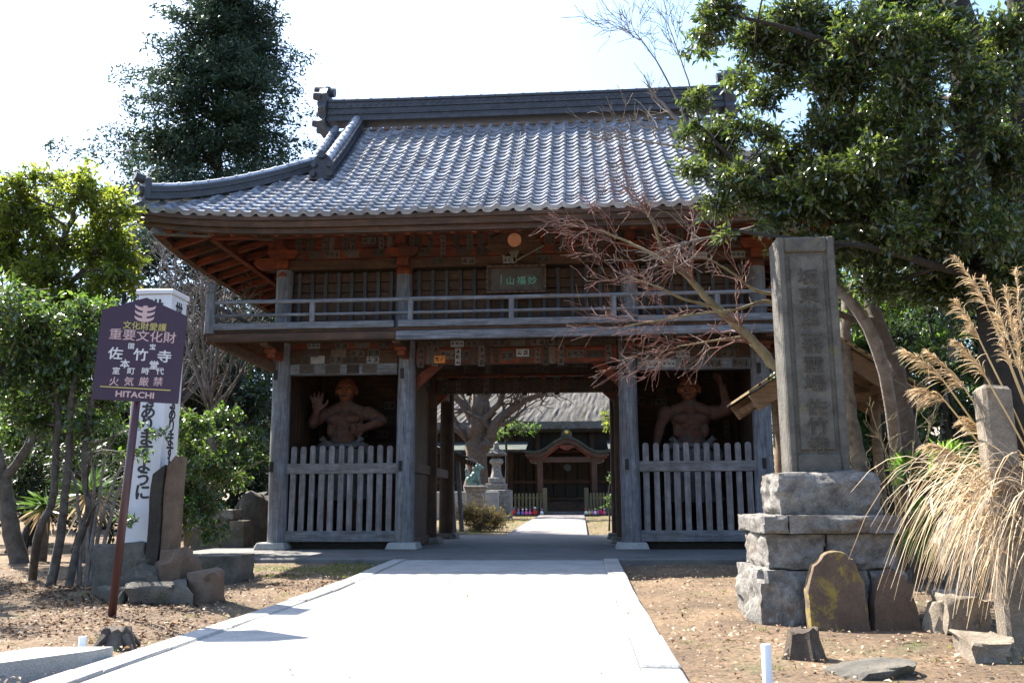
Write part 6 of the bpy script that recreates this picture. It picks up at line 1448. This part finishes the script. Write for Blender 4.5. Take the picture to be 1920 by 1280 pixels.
# picket fences with little figures in front
FY = 26.2
M_MOSSF = wood('mossy_fence_wood', (.14, .13, .065), (.27, .25, .13), 'Z')
fz = float(onY(990, 961, FY)[2])
for (xa, xb, post, lab) in ((956, 1018, 1022, 'low mossy picket fence on the bush side of the courtyard path'), (1105, 1160, 1100, 'low mossy picket fence on the shrub side of the courtyard path')):
    x0, x1, xp = (float(onY(q, 950, FY)[0]) for q in (xa, xb, post)); fe = thing('picket_fence', lab, 'fence', ((x0 + x1) / 2, FY, fz), 'fences before the hall')
    npk = 9
    for k in range(npk):
        x = x0 + (x1 - x0) * (k + .5) / npk; MB().prism([(x - .05, fz - .05), (x + .05, fz - .05), (x + .05, fz + .86), (x, fz + .92), (x - .05, fz + .86)], FY - .02, FY + .01).build('picket', M_MOSSF, fe)
    for z in (.22, .65): MB().box(x0, x1, FY + .012, FY + .05, fz + z, fz + z + .07).build('rail', M_MOSSF, fe)
    MB().box(xp - .1, xp + .1, FY - .1, FY + .1, fz - .1, fz + 1.12, .03).build('post', M_MOSSF, fe)
cols = dict(red=(.55, .02, .02), pink=(.62, .12, .30), blue=(.08, .28, .5), white=(.7, .68, .66), purple=(.32, .12, .4), yellow=(.5, .55, .12)); MC = {k: plain('cloth_' + k, c, .8) for k, c in cols.items()}
FG = 'small stone figures in front of the fences'
for k, (px, cname, hat, where) in enumerate(((964, 'red', None, 'bush-side'), (972, 'blue', 'pink', 'bush-side'), (980, 'purple', 'white', 'bush-side'), (987, 'pink', 'white', 'bush-side'), (994, 'pink', 'purple', 'bush-side'), (1003, 'red', 'white', 'bush-side'), (1016, 'white', 'purple', 'bush-side'),
                                       (1099, 'white', 'red', 'shrub-side'), (1105, 'yellow', None, 'shrub-side'), (1110, 'pink', None, 'shrub-side'), (1116, 'white', 'yellow', 'shrub-side'), (1121, 'purple', None, 'shrub-side'), (1126, 'red', 'yellow', 'shrub-side'), (1133, 'pink', 'white', 'shrub-side'))):
    y = FY - .35; p = onY(px, 960, y); z0 = gz(0, y) - .01; s_ = .95 if cname == 'red' else .75
    capt = (' and %s cap' % hat) if hat else ''
    f = thing('stone_figure', 'tiny stone figure in %s bib%s before the %s picket fence' % (cname, capt, where), 'figurine', (p[0], y, z0), FG)
    MB().lathe([(.10 * s_, 0), (.105 * s_, .1), (.08 * s_, .24 * s_), (.05 * s_, .29 * s_)], (p[0], y, z0), 12).build('body', M_GRAN, f, True)
    MB().lathe([(.11 * s_, .06), (.112 * s_, .12), (.09 * s_, .23 * s_), (.06 * s_, .28 * s_)], (p[0], y - .006, z0), 12).build('bib', MC[cname], f, True)
    b = MB(); b.add(*ico((p[0], y, z0 + .34 * s_), (.062 * s_,) * 3, 2)); b.build('head', M_GRAN, f, True)
    if hat: MB().lathe([(.068 * s_, 0), (.06 * s_, .04), (.02, .065)], (p[0], y, z0 + .355 * s_), 10).build('cap', MC[hat], f, True)

# stone lantern
LY = 21.5; lp = onY(931, 940, LY); lx = float(lp[0]); gl = gz(0, LY); hz_ = lambda py: float(onY(931, py, LY)[2])
la = thing('stone_lantern', 'tall grey stone lantern on stepped plinth beside the bronze beast', 'lantern', (lx, LY, gl))
m_ = ppx(931, 900, LY)
MB().box(lx - .62, lx + .62, LY - .62, LY + .62, gl - .05, hz_(918), .03).build('plinth', M_GRAN, la); MB().box(lx - .42, lx + .42, LY - .42, LY + .42, hz_(918) + .003, hz_(906), .03).build('plinth_step', M_GRAN, la); MB().box(lx - .32, lx + .32, LY - .32, LY + .32, hz_(906) + .003, hz_(895), .03).build('plinth_step', M_GRAN, la)
q = MB().lathe([(.26, hz_(895) + .002), (.2, hz_(885)), (.18, hz_(872)), (.24, hz_(869))], (lx, LY, 0), 6); q.build('shaft', M_GRAN, la)
MB().lathe([(.25, hz_(869) + .002), (.3, hz_(866)), (.25, hz_(860))], (lx, LY, 0), 6).build('platform', M_GRAN, la)
fb = MB()
for k in range(6):
    a = math.pi / 3 * k; fb.beam((lx + .2 * math.cos(a), LY + .2 * math.sin(a), hz_(860)), (lx + .2 * math.cos(a), LY + .2 * math.sin(a), hz_(856)), .1, .1)
MB().lathe([(.2, hz_(860) + .002), (.2, hz_(859)), (.17, hz_(858)), (.17, hz_(856)), (.21, hz_(855))], (lx, LY, 0), 6).build('fire_box', M_STELEDK, la)
MB().lathe([(.2, hz_(855) + .002), (.42, hz_(854)), (.44, hz_(851)), (.27, hz_(845)), (.13, hz_(841))], (lx, LY, 0), 6).build('roof', M_STELE, la)
MB().lathe([(.1, hz_(841) + .002), (.13, hz_(838)), (.09, hz_(836)), (.13, hz_(833)), (.08, hz_(830)), (.02, hz_(827))], (lx, LY, 0), 12).build('finial', M_GRAN, la, True)

# bronze beast on pedestal
BY_ = 19.5; bp = onY(892, 910, BY_); bx = float(bp[0]); bz = float(bp[2]); mm = ppx(892, 900, BY_); gb = gz(0, BY_)
be = thing('bronze_beast', 'seated green bronze guardian beast facing the path', 'statue', (bx, BY_, bz))
b = MB(); k = mm * 36
for c, r in (((-.28, 0, .28), (.26, .24, .28)), ((-.05, 0, .48), (.22, .2, .3)), ((.08, 0, .72), (.18, .17, .2)), ((.16, -.02, .95), (.18, .17, .16)), ((.32, -.02, .9), (.12, .11, .09)), ((.1, .12, 1.08), (.05, .03, .09)), ((.1, -.14, 1.08), (.05, .03, .09)), ((-.45, 0, .55), (.09, .08, .22)), ((-.5, 0, .78), (.07, .06, .12)), ((-.02, 0, .88), (.16, .2, .2))): b.add(*ico((bx + c[0] * k, BY_ + c[1] * k, bz + c[2] * k), [q * k for q in r], 2))
for s in (-1, 1): capsule(b, (bx + .1 * k, BY_ + s * .13 * k, bz + .6 * k), (bx + .2 * k, BY_ + s * .14 * k, bz + .05 * k), .09 * k, .065 * k); capsule(b, (bx + .18 * k, BY_ + s * .14 * k, bz + .05 * k), (bx + .32 * k, BY_ + s * .14 * k, bz + .04 * k), .065 * k, .05 * k); capsule(b, (bx - .25 * k, BY_ + s * .2 * k, bz + .1 * k), (bx + .02 * k, BY_ + s * .22 * k, bz + .05 * k), .1 * k, .06 * k)
o = fuse(b, 'body', stone('green_bronze', (.05, .11, .095), (.13, .24, .2), 8, (.04, .05, .045), 4, rough=.5, bmp=.5, speck=False), be, .02)
pd = thing('statue_pedestal', 'stone pedestal carrying the green bronze beast', 'pedestal', (bx, BY_, gb)); zt_ = bz - .002
MB().box(bx - 20 * mm, bx + 20 * mm, BY_ - .5, BY_ + .5, zt_ - 5 * mm, zt_, .03).build('cap', M_GRAN, pd); MB().box(bx - 18 * mm, bx + 18 * mm, BY_ - .45, BY_ + .45, zt_ - 11 * mm, zt_ - 5 * mm - .003, .03).build('moulding', M_GRAN, pd); MB().box(bx - 16 * mm, bx + 16 * mm, BY_ - .4, BY_ + .4, gb - .05, zt_ - 11 * mm - .003, .02).build('die', M_GRAN, pd)
zw = float(onY(860, 921, BY_ + .8)[2]); x0, x1 = (float(onY(q, 930, BY_ + .8)[0]) for q in (800, 934)); o = MB().box(x0, x1, BY_ + .8, BY_ + 1.2, gb - .05, zw, .02).build('low_wall', M_KERB); tag(o, 'low pale stone wall behind the bronze beast pedestal', 'wall')

# dry bush, ginkgo, small conifer, right-hand shrubs
yb_ = 11.0; c0 = pc(900, 995, yb_); t = Plant('azalea_bush', 'rounded brown dry azalea bush beside the courtyard path', 'bush', (c0[0], yb_, gz(0, yb_)), M_BARK['twig'], ML_DRY)
t.skel = [(np.array([c0[0], yb_, gz(0, yb_)]), .03)]; clumps(t, [(905,965,48,32),(870,960,40,28),(935,972,32,24),(905,985,55,20)], yb_, .3, 420, 14, .075, 1.0, limb=.02, shell=.3); t.done()
GY = 23.0; gb0 = np.array([onY(893, 930, GY)[0], GY, gz(0, GY)]); mains = [([gb0, pc(893, 850, GY), pc(895, 790, GY), pc(905, 735, GY), pc(905, 640, GY)], .5, .34), ([pc(893, 860, GY), pc(915, 830, GY - .3), pc(935, 790, GY - .4), pc(975, 755, GY - .5), pc(1020, 735, GY - .5)], .3, .12), ([pc(893, 800, GY), pc(870, 760, GY), pc(845, 735, GY)], .22, .12), ([pc(905, 790, GY - .3), pc(935, 755, GY - .5), pc(950, 720, GY - .6)], .16, .1), ([pc(930, 795, GY - .4), pc(955, 790, GY - .6), pc(985, 765, GY - .8)], .12, .05)]
bare('ginkgo_tree', 'massive old bare-branched tree trunk seen through the gate opening', 'tree', gb0, mains, M_BARK['gink'], M_BARK['gink'], 1, 1.6, .8, .2, (3, 5), 7, .2, None, .02, .3)
def courttree(name, lab, bx_, y, rows, mt, size, dens):
    b0 = np.array([onY(bx_, 940, y)[0], y, gz(0, y)]); t = Plant(name, lab, 'tree', b0, M_BARK['dark'], mt); zt2 = onY(bx_, rows[0][1], y)[2]; t.trunk([b0, b0 + np.array([.05, 0, zt2 * .5]), np.array([b0[0], y, zt2])], .09, .04, 7); clumps(t, rows, y, .4, dens, 12, size, 1.0, limb=.03, tw_r=.01); t.done()
courttree('young_conifer', 'feathery green young conifer between the lantern and the hall porch', 948, 24.5, [(960,798,36,20),(988,806,24,12),(940,815,22,14),(1002,800,14,8)], ML_BRT, .17, 70)
courttree('yellow_shrub_tree', 'yellow-green shrub tree beside the gate opening before the hall roof', 1160, 15.5, [(1150,775,22,22),(1140,800,16,14),(1160,820,20,20),(1165,750,20,20),(1135,780,12,10)], ML_YEL, .13, 60)
b0 = np.array([onY(1142, 985, 10.5)[0], 10.5, gz(0, 10.5)]); t = Plant('young_shrub', 'thin sparse leafy shrub at the rear column of the gate', 'shrub', b0, M_BARK['dark'], ML_BRT); t.trunk([b0, pc(1143, 960, 10.5), pc(1140, 935, 10.5), pc(1146, 890, 10.5)], .03, .012, 6); clumps(t, [(1142,950,14,22),(1140,935,10,14),(1144,895,9,12)], 10.5, .2, 110, 9, .07, 1.0, limb=.01); t.done()
# small roofed shelter inside, left of the path
wx = float(onY(848, 870, 9.0)[0]); ws_ = thing('side_shelter', 'small dark lean-to shelter left of the courtyard path inside the gate', 'shelter', (wx - 1.2, 9.0, gz(0, 9)))
z0 = float(onY(848, 850, 9.0)[2]); ze = float(onY(880, 868, 9.0)[2]); xe = float(onY(880, 868, 9.0)[0])
for y in (8.6, 9.2, 9.8, 10.4): MB().beam((wx - 2.2, y, z0 + .9), (xe, y, ze), .1, .12, .01).build('rafter', M_BRN['X'], ws_)
b = MB(); b.add([(wx - 2.3, 8.4, z0 + 1.02), (xe + .05, 8.4, ze + .08), (xe + .05, 10.6, ze + .08), (wx - 2.3, 10.6, z0 + 1.02), (wx - 2.3, 8.4, z0 + 1.09), (xe + .05, 8.4, ze + .14), (xe + .05, 10.6, ze + .14), (wx - 2.3, 10.6, z0 + 1.09)], [(0, 1, 2, 3), (4, 5, 6, 7), (0, 1, 5, 4), (1, 2, 6, 5), (2, 3, 7, 6), (3, 0, 4, 7)]); b.build('roof', M_TILEDK, ws_)
for x, y in ((wx + .0, 8.7), (wx + .0, 10.2), (wx - 1.9, 8.7), (wx - 1.9, 10.2)): MB().beam((x + .12, y, gz(0, 9) - .1), (x - .02, y, z0 + (wx - x) * .38 - .02), .12, .12, .01, up=(0, 1, 0)).build('post', M_GREY['Z'], ws_)

# white-walled storehouse and low tiled shed at the right
sx_ = float(onY(1830, 850, 3.0)[0]); hs = thing('storehouse', 'small white-walled storehouse with grey tiled eave behind the stone post', 'building', (sx_ + 1.5, 5.0, .06))
ez_ = float(onY(1820, 808, 3.0)[2]); M_PLAS = plain('pale_plaster', (.55, .5, .44), .9); MB().box(sx_ - .2, sx_ + 4, 3.2, 7, .0, ez_ + .2).build('wall', M_PLAS, hs)
b = MB(); b.add([(sx_ - .7, 2.6, ez_ - .02), (sx_ + 4.4, 2.6, ez_ - .02), (sx_ + 4.4, 5.1, ez_ + 1.3), (sx_ - .7, 5.1, ez_ + 1.3), (sx_ - .7, 7.6, ez_), (sx_ + 4.4, 7.6, ez_), (sx_ - .7, 2.6, ez_ + .08), (sx_ + 4.4, 2.6, ez_ + .08), (sx_ + 4.4, 5.1, ez_ + 1.4), (sx_ - .7, 5.1, ez_ + 1.4), (sx_ - .7, 7.6, ez_ + .08), (sx_ + 4.4, 7.6, ez_ + .08)], [(0, 1, 2, 3), (3, 2, 5, 4), (6, 7, 8, 9), (9, 8, 11, 10), (0, 1, 7, 6), (0, 3, 9, 6), (3, 4, 10, 9), (1, 2, 8, 7), (2, 5, 11, 8)]); rf = b.build('roof', M_TILE, hs)
for k in range(18): MB().tube([(sx_ - .6 + k * .28, 2.58, ez_ + .07), (sx_ - .6 + k * .28, 5.08, ez_ + 1.41)], .055, 8).build('roll_tile', M_TILE, rf, True)
MB().box(sx_ + .6, sx_ + 1.4, 3.16, 3.2, .1, 1.7).build('door', M_BRN['Z'], hs)
qx = float(onY(1665, 840, 1.5)[0]); qz = float(onY(1665, 838, 1.5)[2]); hs = thing('low_shed', 'low open shed with dark tiled roof behind the budding twigs', 'shed', (qx, 2.2, .05))
b = MB(); b.add([(qx - .9, 1.5, qz - .12), (qx + .9, 1.5, qz + .1), (qx + .9, 3.2, qz + .5), (qx - .9, 3.2, qz + .28), (qx - .9, 1.5, qz - .04), (qx + .9, 1.5, qz + .18), (qx + .9, 3.2, qz + .58), (qx - .9, 3.2, qz + .36)], [(0, 1, 2, 3), (4, 5, 6, 7), (0, 1, 5, 4), (1, 2, 6, 5), (2, 3, 7, 6), (3, 0, 4, 7)]); b.build('roof', M_TILEDK, hs)
MB().tube([(qx - .5, 3.0, qz + .5), (qx + .9, 3.0, qz + .62)], .09, 10).build('ridge_roll', M_TILE, hs, True)
for x in (-.8, .8):
    for y in (1.6, 3.1): MB().box(qx + x - .05, qx + x + .05, y - .05, y + .05, 0, qz - .02 + (.11 * x / .8) + (.25 if y > 2 else 0) - .05).build('post', M_BRN['Z'], hs)

# woodland closing the view far behind
GW = 'far trees of the wood behind the hall'
for k, (x, y, h, s) in enumerate(((-24, 26, 11, 5), (-17, 34, 12, 5.5), (-10, 44, 13, 6), (0, 50, 13, 6), (9, 46, 13, 6), (17, 36, 12, 5.5), (23, 27, 11, 5), (29, 18, 10, 5), (-31, 17, 10, 5), (14, 22, 9, 4), (-14, 20, 8, 3.6))):
    t = Plant('woodland_tree', 'broad dark evergreen crown of the wood behind the hall', 'tree', (x, y, gz(0, y)), M_BARK['dark'], ML_DRK, GW)
    t.trunk([(x, y, 0), (x + .3, y, h * .5), (x, y, h * .9)], .4, .1, 7)
    for q in range(16):
        a = rng.uniform(0, 6.28); zq = rng.uniform(.12, .95); rr = s * (1 - abs(zq - .5) * .9) * rng.uniform(.2, .75); t.clump((x + rr * math.cos(a), y + rr * math.sin(a), h * zq), (s * .36, s * .36, s * .3), 42, 14, .36, limb=.08, tw_r=.02)
    t.done()
